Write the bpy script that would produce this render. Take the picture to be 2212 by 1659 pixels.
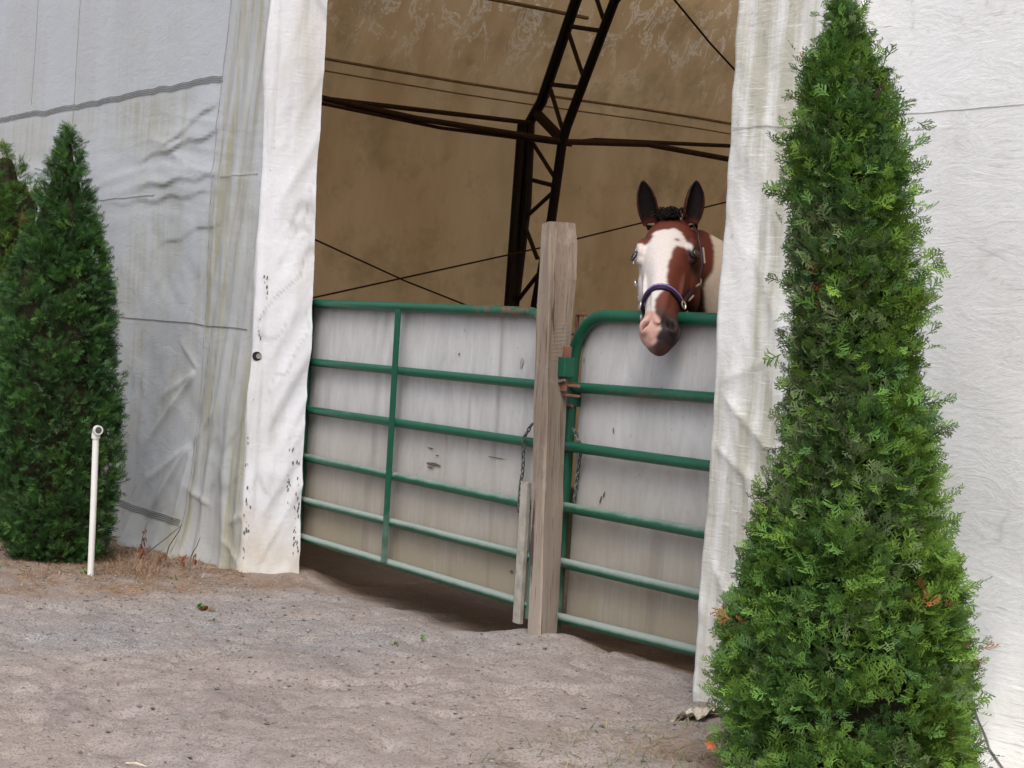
import bpy, math, random
import numpy as np
from mathutils import Vector, Matrix
rad = math.radians
scene = bpy.context.scene
for o in list(bpy.data.objects): bpy.data.objects.remove(o)
rng = np.random.default_rng(7); random.seed(7)

# ------------------------------------------------------------------ camera
# building axes: X along the end wall, Y into the building, Z up; eye height 1.3 m
EYE = 1.3; FPX = 3590.0; CX, CY = 1106.0, 829.5          # measured on a 2212 x 1659 print of the photo
_a = math.hypot(2500, 3590)
F0 = np.array([-3590/_a, 2500/_a, 0]); R0 = np.array([2500/_a, 3590/_a, 0]); ZZ = np.array([0, 0, 1.])
PITCH, ROLL = .0334, .06
FW = F0*math.cos(PITCH) - ZZ*math.sin(PITCH); UP0 = ZZ*math.cos(PITCH) + F0*math.sin(PITCH)
RT = R0*math.cos(ROLL) + UP0*math.sin(ROLL); UPV = UP0*math.cos(ROLL) - R0*math.sin(ROLL)
CAM = np.array([0, 0, EYE])
def ray(x, y): return FW + RT*(x-CX)/FPX - UPV*(y-CY)/FPX
def P(x, y, axis, val):
    """a measured photo point put back on a real plane of the place (X, Y or Z = val)"""
    d = ray(x, y); i = 'XYZ'.index(axis); return CAM + d*(val-CAM[i])/d[i]
def DP(x, y, dep): return CAM + ray(x, y)*dep
cam_d = bpy.data.cameras.new('camera'); cam = bpy.data.objects.new('camera', cam_d)
scene.collection.objects.link(cam); scene.camera = cam
cam_d.sensor_width = 36; cam_d.lens = 36*FPX/2212; cam_d.clip_end = 3000; cam_d.clip_start = .05
cam.matrix_world = Matrix(((RT[0], UPV[0], -FW[0], 0), (RT[1], UPV[1], -FW[1], 0), (RT[2], UPV[2], -FW[2], EYE), (0, 0, 0, 1)))

# ------------------------------------------------------------------ world, sun, exposure
SUN_EL, SUN_AZ = 52, -38          # azimuth measured from +X towards +Y
world = bpy.data.worlds.new("World"); scene.world = world; world.use_nodes = True
wn = world.node_tree; bg = wn.nodes['Background']
sky = wn.nodes.new('ShaderNodeTexSky'); sky.sky_type = 'NISHITA'; sky.sun_disc = False
sky.sun_elevation = rad(SUN_EL); sky.sun_rotation = rad(90-SUN_AZ)
sky.dust_density = 5; sky.air_density = 1.0; sky.ozone_density = 1.0
hsv = wn.nodes.new('ShaderNodeHueSaturation'); hsv.inputs['Saturation'].default_value = .60   # overcast: nearly grey
wn.links.new(sky.outputs[0], hsv.inputs['Color']); wn.links.new(hsv.outputs[0], bg.inputs[0])
bg.inputs[1].default_value = .13
sd = bpy.data.lights.new('sun', 'SUN'); sun = bpy.data.objects.new('sun', sd); scene.collection.objects.link(sun)
sd.energy = .9; sd.angle = rad(28); sd.color = (1, .99, .985)
sdir = Vector((math.cos(rad(SUN_EL))*math.cos(rad(SUN_AZ)), math.cos(rad(SUN_EL))*math.sin(rad(SUN_AZ)), math.sin(rad(SUN_EL))))
sun.rotation_euler = sdir.to_track_quat('Z', 'Y').to_euler()
sun.location = sdir*30
scene.view_settings.view_transform = 'Standard'; scene.view_settings.look = 'None'
scene.view_settings.gamma = 1; scene.view_settings.exposure = .74
scene.cycles.use_denoising = True; scene.cycles.max_bounces = 8; scene.cycles.diffuse_bounces = 5
scene.cycles.transparent_max_bounces = 6; scene.cycles.caustics_reflective = False; scene.cycles.caustics_refractive = False

# ------------------------------------------------------------------ noise
_perm = np.random.default_rng(11).permutation(4096)
def _h(i, j, k):
    return _perm[(_perm[(_perm[i & 4095] + j) & 4095] + k) & 4095]/4095.0
def vnoise(x, y, z=0.):
    x, y, z = np.broadcast_arrays(np.asarray(x, float), np.asarray(y, float), np.asarray(z, float))
    xi, yi, zi = np.floor(x).astype(int), np.floor(y).astype(int), np.floor(z).astype(int)
    fx, fy, fz = x-xi, y-yi, z-zi
    fx, fy, fz = [t*t*t*(t*(t*6-15)+10) for t in (fx, fy, fz)]
    r = 0
    for a in (0, 1):
        for b in (0, 1):
            for c in (0, 1):
                r = r + _h(xi+a, yi+b, zi+c)*(fx if a else 1-fx)*(fy if b else 1-fy)*(fz if c else 1-fz)
    return r*2-1
def fbm(x, y, z=0., o=4, g=.5):
    s = 0; a = 1; t = 0
    for i in range(o):
        s = s + a*vnoise(np.asarray(x)*2**i+i*17.3, np.asarray(y)*2**i+i*5.1, np.asarray(z)*2**i); t += a; a *= g
    return s/t
def ridged(x, y, z=0., o=3):
    s = 0; a = 1; t = 0
    for i in range(o):
        s = s + a*(1-np.abs(vnoise(np.asarray(x)*2**i+i*9.1, np.asarray(y)*2**i+i*3.7, z)))**2; t += a; a *= .5
    return s/t
def sstep(a, b, x):
    t = np.clip((np.asarray(x, float)-a)/(b-a), 0, 1); return t*t*(3-2*t)

# ------------------------------------------------------------------ objects
def link(o, parent=None):
    scene.collection.objects.link(o)
    if parent is not None: o.parent = parent
    return o
def tag(o, label=None, cat=None, group=None, kind=None):
    if label: o['label'] = label
    if cat: o['category'] = cat
    if group: o['group'] = group
    if kind: o['kind'] = kind
    return o
def empty(name, loc=(0, 0, 0), parent=None):
    o = bpy.data.objects.new(name, None); o.location = loc; o.empty_display_size = .1
    link(o, parent); return o
def inv_loc(parent):
    """world position of an (untilted) parent chain"""
    p = Vector((0, 0, 0))
    while parent is not None: p += parent.location; parent = parent.parent
    return p
def mesh(name, verts, faces, mat, parent=None, smooth=True, cols=None, vals=None, uvs=None):
    """verts are world coordinates; the object is parented with its own origin at the parent's"""
    me = bpy.data.meshes.new(name)
    V = np.asarray(verts, dtype=float).reshape(-1, 3)
    off = inv_loc(parent) if parent is not None else Vector((0, 0, 0))
    V = V - np.array(off)
    if isinstance(faces, np.ndarray):
        n, k = faces.shape
        me.vertices.add(len(V)); me.vertices.foreach_set('co', V.astype(np.float32).ravel())
        me.loops.add(n*k); me.loops.foreach_set('vertex_index', faces.astype(np.int32).ravel())
        me.polygons.add(n); me.polygons.foreach_set('loop_start', (np.arange(n)*k).astype(np.int32))
        me.polygons.foreach_set('loop_total', np.full(n, k, np.int32)); me.update(calc_edges=True); me.validate()
    else:
        me.from_pydata([tuple(v) for v in V], [], faces); me.update()
    if cols is not None:
        a = me.color_attributes.new('tint', 'FLOAT_COLOR', 'POINT')
        c = np.ones((len(V), 4), np.float32); c[:, :3] = cols; a.data.foreach_set('color', c.ravel())
    for k, v in (vals or {}).items():
        a = me.attributes.new(k, 'FLOAT', 'POINT'); a.data.foreach_set('value', np.asarray(v, np.float32).ravel())
    me.polygons.foreach_set('use_smooth', np.full(len(me.polygons), smooth)); me.update()
    if mat is not None: me.materials.append(mat)
    o = bpy.data.objects.new(name, me); link(o, parent); return o

class MB:
    def __init__(s): s.v = []; s.f = []
    def add(s, v, f):
        b = len(s.v); s.v += [tuple(map(float, p)) for p in v]; s.f += [tuple(i+b for i in q) for q in f]
    def box(s, c, size, M=None):
        h = np.array(size)/2; pts = []
        for x in (-1, 1):
            for y in (-1, 1):
                for z in (-1, 1):
                    p = Vector(h*np.array((x, y, z)));  p = (M @ p) if M is not None else p
                    pts.append(np.array(p)+np.array(c))
        s.add(pts, [(0, 1, 3, 2), (4, 6, 7, 5), (0, 4, 5, 1), (2, 3, 7, 6), (0, 2, 6, 4), (1, 5, 7, 3)])
    def tube(s, pts, r, n=8, cap=True, closed=False, flat=1.0, ref=None):
        pts = [np.array(p, float) for p in pts]; m = len(pts)
        rs = r if hasattr(r, '__len__') else [r]*m
        up = None; V = []
        for i, p in enumerate(pts):
            if closed: t = pts[(i+1) % m]-pts[i-1]
            else: t = pts[min(i+1, m-1)]-pts[max(i-1, 0)]
            t = t/ (np.linalg.norm(t)+1e-9)
            if up is None:
                a = np.array(ref, float) if ref is not None else (np.array((0, 0, 1.)) if abs(t[2]) < .9 else np.array((1., 0, 0)))
                up = a-t*a.dot(t)
            else: up = up-t*up.dot(t)
            up = up/(np.linalg.norm(up)+1e-9); sd_ = np.cross(t, up)
            for k in range(n):
                an = 2*math.pi*k/n; V.append(p+rs[i]*(math.cos(an)*up*flat+math.sin(an)*sd_))
        F = []
        for i in range(m if closed else m-1):
            j = (i+1) % m
            for k in range(n): F.append((i*n+k, i*n+(k+1) % n, j*n+(k+1) % n, j*n+k))
        if cap and not closed: F.append(tuple(range(n))[::-1]); F.append(tuple((m-1)*n+k for k in range(n)))
        s.add(V, F)
    def build(s, name, mat, parent=None, smooth=True, bevel=0, label=None):
        o = mesh(name, s.v, s.f, mat, parent, smooth)
        if label: o['label'] = label
        if bevel:
            m = o.modifiers.new('bevel', 'BEVEL'); m.width = bevel; m.segments = 2; m.limit_method = 'ANGLE'
        if smooth:
            try: o.data.set_sharp_from_angle(angle=rad(40))
            except Exception: pass
        return o
def gridfaces(nu, nv, wrap=False):
    i = np.arange(nu-1)[:, None]; j = np.arange(nv if wrap else nv-1)[None, :]; j2 = (j+1) % nv
    return np.stack([(i*nv+j), ((i+1)*nv+j), ((i+1)*nv+j2), (i*nv+j2)], -1).reshape(-1, 4)

# ------------------------------------------------------------------ materials
class Mat:
    def __init__(s, name, rough=.8, spec=.3):
        s.m = bpy.data.materials.new(name); s.m.use_nodes = True; s.t = s.m.node_tree
        s.b = s.t.nodes['Principled BSDF']; s.b.inputs['Roughness'].default_value = rough
        s.b.inputs['Specular IOR Level'].default_value = spec; s.co = s.n('TexCoord').outputs['Object']
    def n(s, k, **kw):
        nd = s.t.nodes.new('ShaderNode'+k)
        for a, v in kw.items():
            if a in nd.inputs.keys(): nd.inputs[a].default_value = v
            else: setattr(nd, a, v)
        return nd
    def L(s, a, b): s.t.links.new(a, b)
    def map(s, sc, rot=(0, 0, 0), co=None):
        m = s.n('Mapping'); m.inputs['Scale'].default_value = sc; m.inputs['Rotation'].default_value = rot
        s.L(co or s.co, m.inputs['Vector']); return m.outputs[0]
    def noise(s, scale, detail=4, rough=.55, vec=None, dist=0):
        nd = s.n('TexNoise'); nd.inputs['Scale'].default_value = scale; nd.inputs['Detail'].default_value = detail
        nd.inputs['Roughness'].default_value = rough; nd.inputs['Distortion'].default_value = dist
        s.L(vec or s.co, nd.inputs['Vector']); return nd.outputs[0]
    def ramp(s, src, stops, interp='LINEAR'):
        r = s.n('ValToRGB'); r.color_ramp.interpolation = interp; e = r.color_ramp.elements
        while len(e) > 1: e.remove(e[0])
        e[0].position = stops[0][0]; e[0].color = s.c4(stops[0][1])
        for p, c in stops[1:]:
            q = e.new(p); q.color = s.c4(c)
        s.L(src, r.inputs[0]); return r.outputs[0]
    @staticmethod
    def c4(c): return (c, c, c, 1) if not hasattr(c, '__len__') else (*c, 1)
    def mix(s, f, a, b, mode='MIX'):
        m = s.n('Mix'); m.data_type = 'RGBA'; m.blend_type = mode
        for src, k in ((f, 0), (a, 6), (b, 7)):
            if hasattr(src, 'links') or hasattr(src, 'is_linked'): s.L(src, m.inputs[k])
            elif k == 0: m.inputs[0].default_value = src
            else: m.inputs[k].default_value = s.c4(src)
        return m.outputs[2]
    def math(s, op, a, b=0., clamp=False):
        m = s.n('Math'); m.operation = op; m.use_clamp = clamp
        for src, k in ((a, 0), (b, 1)):
            if hasattr(src, 'is_linked'): s.L(src, m.inputs[k])
            else: m.inputs[k].default_value = src
        return m.outputs[0]
    def attr(s, name, col=False):
        a = s.n('Attribute'); a.attribute_name = name; return a.outputs['Color' if col else 'Fac']
    def xyz(s):
        x = s.n('SeparateXYZ'); s.L(s.co, x.inputs[0]); return x.outputs
    def color(s, c):
        if hasattr(c, 'is_linked'): s.L(c, s.b.inputs['Base Color'])
        else: s.b.inputs['Base Color'].default_value = s.c4(c)
        return s
    def bump(s, h, strength=.5, dist=.01, nrm=None):
        b = s.n('Bump'); b.inputs['Strength'].default_value = strength; b.inputs['Distance'].default_value = dist
        s.L(h, b.inputs['Height'])
        if nrm is not None: s.L(nrm, b.inputs['Normal'])
        s.L(b.outputs[0], s.b.inputs['Normal']); return b.outputs[0]

def mat_plain(name, c, rough=.6, metal=0, var=.25, sc=20):
    m = Mat(name, rough); m.b.inputs['Metallic'].default_value = metal
    n = m.noise(sc, 4); c = np.array(c)
    m.color(m.ramp(n, [(.3, tuple(c*(1-var))), (.7, tuple(np.minimum(1, c*(1+var))))]))
    m.bump(n, .2, .003); return m.m

def mat_tarp(name, clean, stain, dirt, weave=1.0):
    m = Mat(name, .62, .25)
    st = m.attr('stain'); dt = m.attr('dirt')
    streak = m.noise(1, 5, .6, m.map((14, 14, 1.3)))            # runs downwards
    blot = m.noise(3.2, 6, .65)
    fine = m.noise(60, 3, .6)
    base = m.mix(m.ramp(blot, [(.35, 0), (.75, .55)]), clean, tuple(np.array(clean)*np.array((.90, .90, .885))))
    k = m.math('MULTIPLY', st, m.ramp(streak, [(.35, .15), (.62, 1)]))
    k = m.math('ADD', k, m.math('MULTIPLY', m.ramp(m.noise(5, 7, .7), [(.56, 0), (.72, .35)]), .8), True)
    c = m.mix(k, base, stain)
    c = m.mix(m.math('MULTIPLY', dt, m.ramp(m.noise(9, 6, .7), [(.3, .35), (.6, 1)]), True), c, dirt)
    # little dark mildew specks and thread lines
    sp = m.ramp(m.noise(1, 5, .75, m.map((22, 22, 75))), [(.645, 0), (.70, .38)])
    c = m.mix(sp, c, tuple(np.array(stain)*.55))
    c = m.mix(m.ramp(fine, [(.3, .12), (.7, 0)]), c, tuple(np.array(stain)*.8))
    if weave > 1:
        th = m.noise(1, 3, .6, m.map((7, 7, 170), (0, .06, 0)))
        c = m.mix(m.math('MULTIPLY', m.ramp(th, [(.60, 0), (.66, .45)]), m.ramp(m.noise(4, 4), [(.42, 0), (.6, 1)])), c, (.24, .24, .23))
        c = m.mix(m.ramp(th, [(.33, .6), (.40, 0)]), c, (.80, .80, .80))
    c = m.mix(m.attr('crease'), c, tuple(np.array(stain)*.50))  # crease lines darken the colour as fold shade
    m.color(c)
    w1 = m.noise(1, 6, .7, m.map((5, 5, 11), (0, .25, 0)), 1.2)
    w2 = m.noise(1, 4, .6, m.map((30, 30, 90)))
    h = m.math('ADD', m.math('MULTIPLY', w1, 1.0), m.math('MULTIPLY', w2, .16*weave))
    b1 = m.bump(h, .24, .022)
    b = m.n('Bump'); b.inputs['Strength'].default_value = .35; b.inputs['Distance'].default_value = .002
    m.L(m.noise(420, 2), b.inputs['Height']); m.L(b1, b.inputs['Normal']); m.L(b.outputs[0], m.b.inputs['Normal'])
    return m.m

def mat_liner():
    m = Mat('translucent_fabric', .8, .1)
    n1 = m.noise(1, 5, .6, m.map((2.2, 2.2, .7))); n2 = m.noise(1, 8, .75, m.map((4.5, 5.5, 2.2), (.5, 0, 0)), .8)
    c = m.ramp(n1, [(.3, (.40, .255, .118)), (.7, (.54, .375, .195))])
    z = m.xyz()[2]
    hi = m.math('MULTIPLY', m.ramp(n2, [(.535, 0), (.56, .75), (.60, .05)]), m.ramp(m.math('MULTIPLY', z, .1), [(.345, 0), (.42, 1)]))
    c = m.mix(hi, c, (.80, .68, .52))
    dk = m.math('MULTIPLY', m.ramp(m.noise(1, 6, .7, m.map((2, 2, 2))), [(.5, 0), (.75, .6)]), 1.0)
    c = m.mix(dk, c, (.17, .115, .05))
    m.color(c)
    tr = m.n('BsdfTranslucent'); m.L(c, tr.inputs[0])
    mx = m.n('MixShader'); mx.inputs[0].default_value = TRANS
    m.L(m.b.outputs[0], mx.inputs[1]); m.L(tr.outputs[0], mx.inputs[2])
    m.L(mx.outputs[0], m.t.nodes['Material Output'].inputs['Surface'])
    m.bump(m.noise(1, 5, .6, m.map((6, 6, 2))), .3, .02)
    return m.m
TRANS = .68

def mat_gatepaint(name, green, dustlim=(0.2, .95)):
    m = Mat(name, .42, .5)
    z = m.xyz()[2]
    geo = m.n('NewGeometry'); nz = m.n('SeparateXYZ'); m.L(geo.outputs['Normal'], nz.inputs[0])
    low = m.n('MapRange'); low.inputs[1].default_value = dustlim[1]; low.inputs[2].default_value = dustlim[0]
    m.L(z, low.inputs[0])
    n1 = m.noise(22, 6, .7); n2 = m.noise(7, 5, .65, m.map((1, 1, 3)))
    g = m.mix(m.ramp(n1, [(.4, 0), (.7, .6)]), green, tuple(np.array(green)*1.35))
    up = m.math('ADD', m.math('MULTIPLY', nz.outputs[2], .45), .35)
    d = m.math('MULTIPLY', m.math('ADD', low.outputs[0], m.math('MULTIPLY', n2, .55)), up)
    dust = m.ramp(m.math('ADD', d, m.math('MULTIPLY', n1, .25)), [(.46, 0), (.62, .45), (.85, .85)])
    c = m.mix(dust, g, (.25, .29, .265))
    rust = m.ramp(m.math('MULTIPLY', m.attr('rust'), m.noise(34, 6, .7)), [(.46, 0), (.54, .9)])
    c = m.mix(rust, c, (.13, .06, .04)); m.color(c)
    m.L(m.math('ADD', m.math('MULTIPLY', dust, .45), .4), m.b.inputs['Roughness'])
    m.bump(n1, .35, .003); return m.m

def mat_board():
    m = Mat('weathered_board', .75, .2)
    z = m.xyz()[2]
    gr = m.noise(1, 6, .7, m.map((11, 11, 3.0)), .5)          # runs of dirt and grain
    bl = m.noise(2.6, 6, .65); sm = m.noise(1, 5, .6, m.map((60, 60, 4)))
    c = m.ramp(gr, [(.25, (.36, .355, .352)), (.5, (.45, .447, .450)), (.75, (.53, .53, .537))])
    low = m.n('MapRange'); low.inputs[1].default_value = .95; low.inputs[2].default_value = .1; m.L(z, low.inputs[0])
    k = m.math('MULTIPLY', low.outputs[0], m.ramp(m.math('ADD', m.math('MULTIPLY', bl, .6), m.math('MULTIPLY', sm, .4)), [(.3, .6), (.55, 1)]), True)
    k = m.math('MULTIPLY', k, 1.25, True)
    c = m.mix(k, c, (.28, .245, .185))
    c = m.mix(m.math('MULTIPLY', m.attr('dirt'), m.ramp(gr, [(.2, 1), (.8, .5)]), True), c, (.13, .11, .095))
    c = m.mix(m.ramp(m.noise(48, 3), [(.66, 0), (.74, .4)]), c, (.22, .19, .16))
    m.color(c); m.bump(m.math('ADD', gr, m.math('MULTIPLY', m.noise(90, 3), .3)), .35, .004); return m.m

def mat_wood():
    m = Mat('weathered_timber', .85, .15)
    g = m.noise(1, 8, .62, m.map((26, 26, 1.1)), .6); f = m.noise(1, 6, .7, m.map((110, 110, 5)))
    z = m.xyz()[2]
    c = m.ramp(g, [(.25, (.14, .105, .082)), (.5, (.215, .170, .135)), (.75, (.30, .252, .205))])
    low = m.n('MapRange'); low.inputs[1].default_value = .9; low.inputs[2].default_value = .0; m.L(z, low.inputs[0])
    c = m.mix(m.math('MULTIPLY', low.outputs[0], m.ramp(m.noise(3, 5), [(.3, .4), (.6, .95)]), True), c, (.34, .285, .24))
    c = m.mix(m.ramp(f, [(.55, 0), (.66, .75)]), c, (.09, .06, .047))
    c = m.mix(m.ramp(m.noise(1, 3, .5, m.map((30, 30, .9))), [(.64, 0), (.66, .9)]), c, (.05, .035, .028))
    c = m.mix(m.ramp(m.noise(14, 4), [(.6, 0), (.75, .5)]), c, (.30, .27, .24))
    m.color(c); m.bump(m.math('ADD', g, m.math('MULTIPLY', f, .5)), .8, .006); return m.m

def mat_ground():
    m = Mat('dirt', .95, .1)
    gv = m.attr('gravel'); gs = m.attr('litter'); ins = m.attr('inside')
    b = m.noise(1.1, 7, .65); mid = m.noise(7, 6, .7); f = m.noise(130, 3, .7); f2 = m.noise(320, 2, .6)
    c = m.ramp(mid, [(.28, (.205, .174, .160)), (.5, (.285, .249, .232)), (.72, (.36, .320, .302))])
    c = m.mix(m.ramp(b, [(.4, 0), (.62, .7)]), c, (.30, .256, .226))
    c = m.mix(m.ramp(m.noise(1, 6, .7, m.map((1.6, 3.4, 1), (0, 0, .5)), .6), [(.50, 0), (.66, .55)]), c, (.175, .148, .138))
    cg = m.ramp(f, [(.3, (.155, .155, .165)), (.55, (.26, .255, .262)), (.72, (.42, .42, .42))])
    c = m.mix(m.math('MULTIPLY', gv, m.ramp(mid, [(.3, .3), (.6, 1)]), True), c, cg)
    cl = m.ramp(m.noise(40, 5, .7), [(.3, (.11, .07, .045)), (.55, (.23, .15, .095)), (.75, (.34, .25, .16))])
    c = m.mix(m.math('MULTIPLY', gs, m.ramp(m.noise(5, 6, .7), [(.35, .2), (.6, 1)]), True), c, cl)
    c = m.mix(m.ramp(f, [(.36, .6), (.5, 0)]), c, (.095, .078, .070))
    c = m.mix(m.ramp(m.noise(52, 5, .75), [(.36, .6), (.46, 0)]), c, (.11, .088, .076))
    c = m.mix(m.ramp(m.noise(60, 5, .75, m.map((1, 1, 1), (0, 0, 1))), [(.58, 0), (.66, .45)]), c, (.42, .37, .33))
    c = m.mix(m.ramp(f2, [(.62, 0), (.75, .5)]), c, (.50, .45, .41))
    c = m.mix(m.math('MULTIPLY', ins, .80), c, (.050, .037, .031))  # dark barn footing; shade under the gates is painted in with it
    m.color(c)
    h = m.math('ADD', m.math('MULTIPLY', mid, 1.), m.math('MULTIPLY', f, .22))
    b1 = m.bump(h, .8, .024)
    v = m.n('TexVoronoi'); v.inputs['Scale'].default_value = 95; m.L(m.co, v.inputs['Vector'])
    bb = m.n('Bump'); bb.inputs['Strength'].default_value = .55; bb.inputs['Distance'].default_value = .004; bb.invert = True
    m.L(v.outputs['Distance'], bb.inputs['Height']); m.L(b1, bb.inputs['Normal']); m.L(bb.outputs[0], m.b.inputs['Normal'])
    return m.m

def mat_tint(name, rough=.6, trans=0., bumpsc=0, spec=.3):
    m = Mat(name, rough, spec); a = m.attr('tint', True); m.color(a)
    if bumpsc: m.bump(m.noise(bumpsc, 3), .3, .002)
    if trans:
        tr = m.n('BsdfTranslucent'); m.L(a, tr.inputs[0]); mx = m.n('MixShader'); mx.inputs[0].default_value = trans
        m.L(m.b.outputs[0], mx.inputs[1]); m.L(tr.outputs[0], mx.inputs[2]); m.L(mx.outputs[0], m.t.nodes['Material Output'].inputs['Surface'])
    return m.m

# ================================================================== GROUND
WALL_Y = 3.80; GATE_Y = 4.09
def ground_base(x, y):
    g = np.interp(x, [-30, -14, -9.5, -7.8, -6.3, -5.5, -4.25, -3.05, -1, 10], [-.14, -.13, -.10, -.03, .0, .05, .07, .19, .22, .0])
    k = sstep(1.2, 3.4, y)*1.0
    g = g*k
    x_ = np.asarray(x); lip = 3.80+.05*np.sin(x_*2.3)+.26*np.exp(-((x_+5.42)/.22)**2)+.14*np.exp(-((x_+7.7)/.35)**2)+.22*(x_ > -5.3)*sstep(-5.3, -5.0, x_)
    inopen = sstep(-7.75, -7.6, x_)*(1-sstep(-4.4, -4.2, x_))
    g = g - (.085*sstep(lip-.05, lip+.45, y)*inopen+.14*(1-inopen)*sstep(4.1, 4.6, y))*(1-sstep(8, 20, y))
    g = g + .034*np.exp(-(((np.asarray(x)+5.36)/.34)**2+((np.asarray(y)-3.93)/.22)**2))
    return g
def ground_z(x, y):
    near = (1-sstep(12, 25, np.abs(np.asarray(x)+6)))*(1-sstep(9, 20, np.abs(np.asarray(y)-3)))
    z = ground_base(x, y)
    z = z + near*(.018*fbm(np.asarray(x)*.9, np.asarray(y)*.9, 3., 3) + .018*fbm(np.asarray(x)*4.2, np.asarray(y)*4.2, 1., 4) + .006*fbm(np.asarray(x)*13, np.asarray(y)*13, 1., 2))
    z = z + near*.012*np.minimum(0, fbm(np.asarray(x)*8+3, np.asarray(y)*8, 5., 2)+.12)*3
    hp = ridged(np.asarray(x)*3.3+5, np.asarray(y)*3.3, 2., 2)
    z = z - near*.020*sstep(.72, .95, hp)*sstep(-.2, .3, fbm(np.asarray(x)*.8, np.asarray(y)*.8, 9., 2)+.15)
    return z
def axis_pts(fine, step, far):
    a, b = fine; f = list(np.arange(a, b+1e-6, step)); out = []
    d = step*2; p = a
    while p > -far: p -= d; out.append(p); d *= 1.35
    left = out[::-1]; out = []; d = step*2; p = b
    while p < far: p += d; out.append(p); d *= 1.35
    return np.array(left+f+out)
gx = axis_pts((-11.5, -2.4), .018, 600); gy = axis_pts((1.2, 5.2), .018, 600)
GX, GY = np.meshgrid(gx, gy, indexing='ij'); GZ = ground_z(GX, GY)
e1_ = (GX+6.05)*.42+(GY-2.85)*.91; e2_ = (GX+6.05)*.91-(GY-2.85)*.42
gravel = np.clip(np.exp(-((e1_/1.25)**2+(e2_/.50)**2)**1.3)*1.05*(.55+.6*sstep(-.3, .3, fbm(GX*2.5, GY*2.5, 44., 3))) + .35*sstep(.1, .5, fbm(GX*.6, GY*.6, 4., 3)), 0, 1)
wob = .25*fbm(GX*1.4, GY*1.4, 6., 3)
litter = (1-sstep(-7.35, -6.95, GX+wob*.6))*(1-sstep(3.9, 4.1, GY))*sstep(-2, 2.2, GY)
litter = litter + .8*sstep(2.9, 3.2, GY+wob)*sstep(-3.9, -3.5, GX+wob*.5)*(1-sstep(3.8, 3.9, GY))
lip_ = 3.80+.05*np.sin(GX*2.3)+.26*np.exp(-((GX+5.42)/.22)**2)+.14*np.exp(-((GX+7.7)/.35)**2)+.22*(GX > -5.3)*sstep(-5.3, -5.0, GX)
inside = sstep(lip_+.05, lip_+.75, GY+.1*wob)*(GX > -13)*(GX < 5)*(GY < 60)  # mask of the barn footing and the painted shade under the gates
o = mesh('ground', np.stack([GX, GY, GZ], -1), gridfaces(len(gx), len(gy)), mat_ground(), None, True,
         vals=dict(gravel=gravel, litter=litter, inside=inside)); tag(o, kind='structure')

# ================================================================== BARN
barn = empty('fabric_barn', (-7.8, 3.8, 0))
tag(barn, 'white fabric covered riding arena with stained tarp end wall and open doorway', 'barn')
tarp_old = mat_tarp('weathered_white_tarp', (.425, .45, .49), (.32, .315, .25), (.40, .36, .27))
tarp_jamb = mat_tarp('bright_white_tarp', (.59, .605, .65), (.43, .425, .405), (.42, .36, .26))
tarp_new = mat_tarp('white_woven_tarp', (.755, .765, .775), (.44, .43, .36), (.42, .37, .27), 1.5)
liner = mat_liner()
steel = mat_plain('dark_steel', (.012, .010, .010), .5, .4)
thread = mat_plain('grey_stitching', (.13, .13, .125), .9)
thread_w = mat_plain('white_stitching', (.40, .40, .395), .9)
thread_l = mat_plain('faded_stitching', (.33, .33, .325), .9)
SIDE_X, FAR_X = -12.9, 4.9; RIDGE_X = (SIDE_X+FAR_X)/2; END_Y = 46.0

# outline of the arch, read off the truss (plane Y = 9)
TY = 9.0
t_eave = P(1143, 260, 'Y', TY); t_top = P(1244, 0, 'Y', TY)
prof = [(SIDE_X-.42, -.25), (SIDE_X-.13, 3.2), (SIDE_X-.05, 3.50), (t_top[0]-.25, t_top[2]+.05)]
px, pz = prof[-1]
for k in range(1, 9):
    q = k/8; prof.append((px+(RIDGE_X-px)*q, pz+(9.6-pz)*math.sin(q*math.pi/2)**.9))
prof_full = prof + [(2*RIDGE_X-x, z) for x, z in prof[-2::-1]]
def roofz(x):
    xs = [p[0] for p in prof[1:]]; zs = [p[1] for p in prof[1:]]
    xm = np.where(np.asarray(x) > RIDGE_X, 2*RIDGE_X-np.asarray(x), x); return np.interp(xm, xs, zs)

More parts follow.
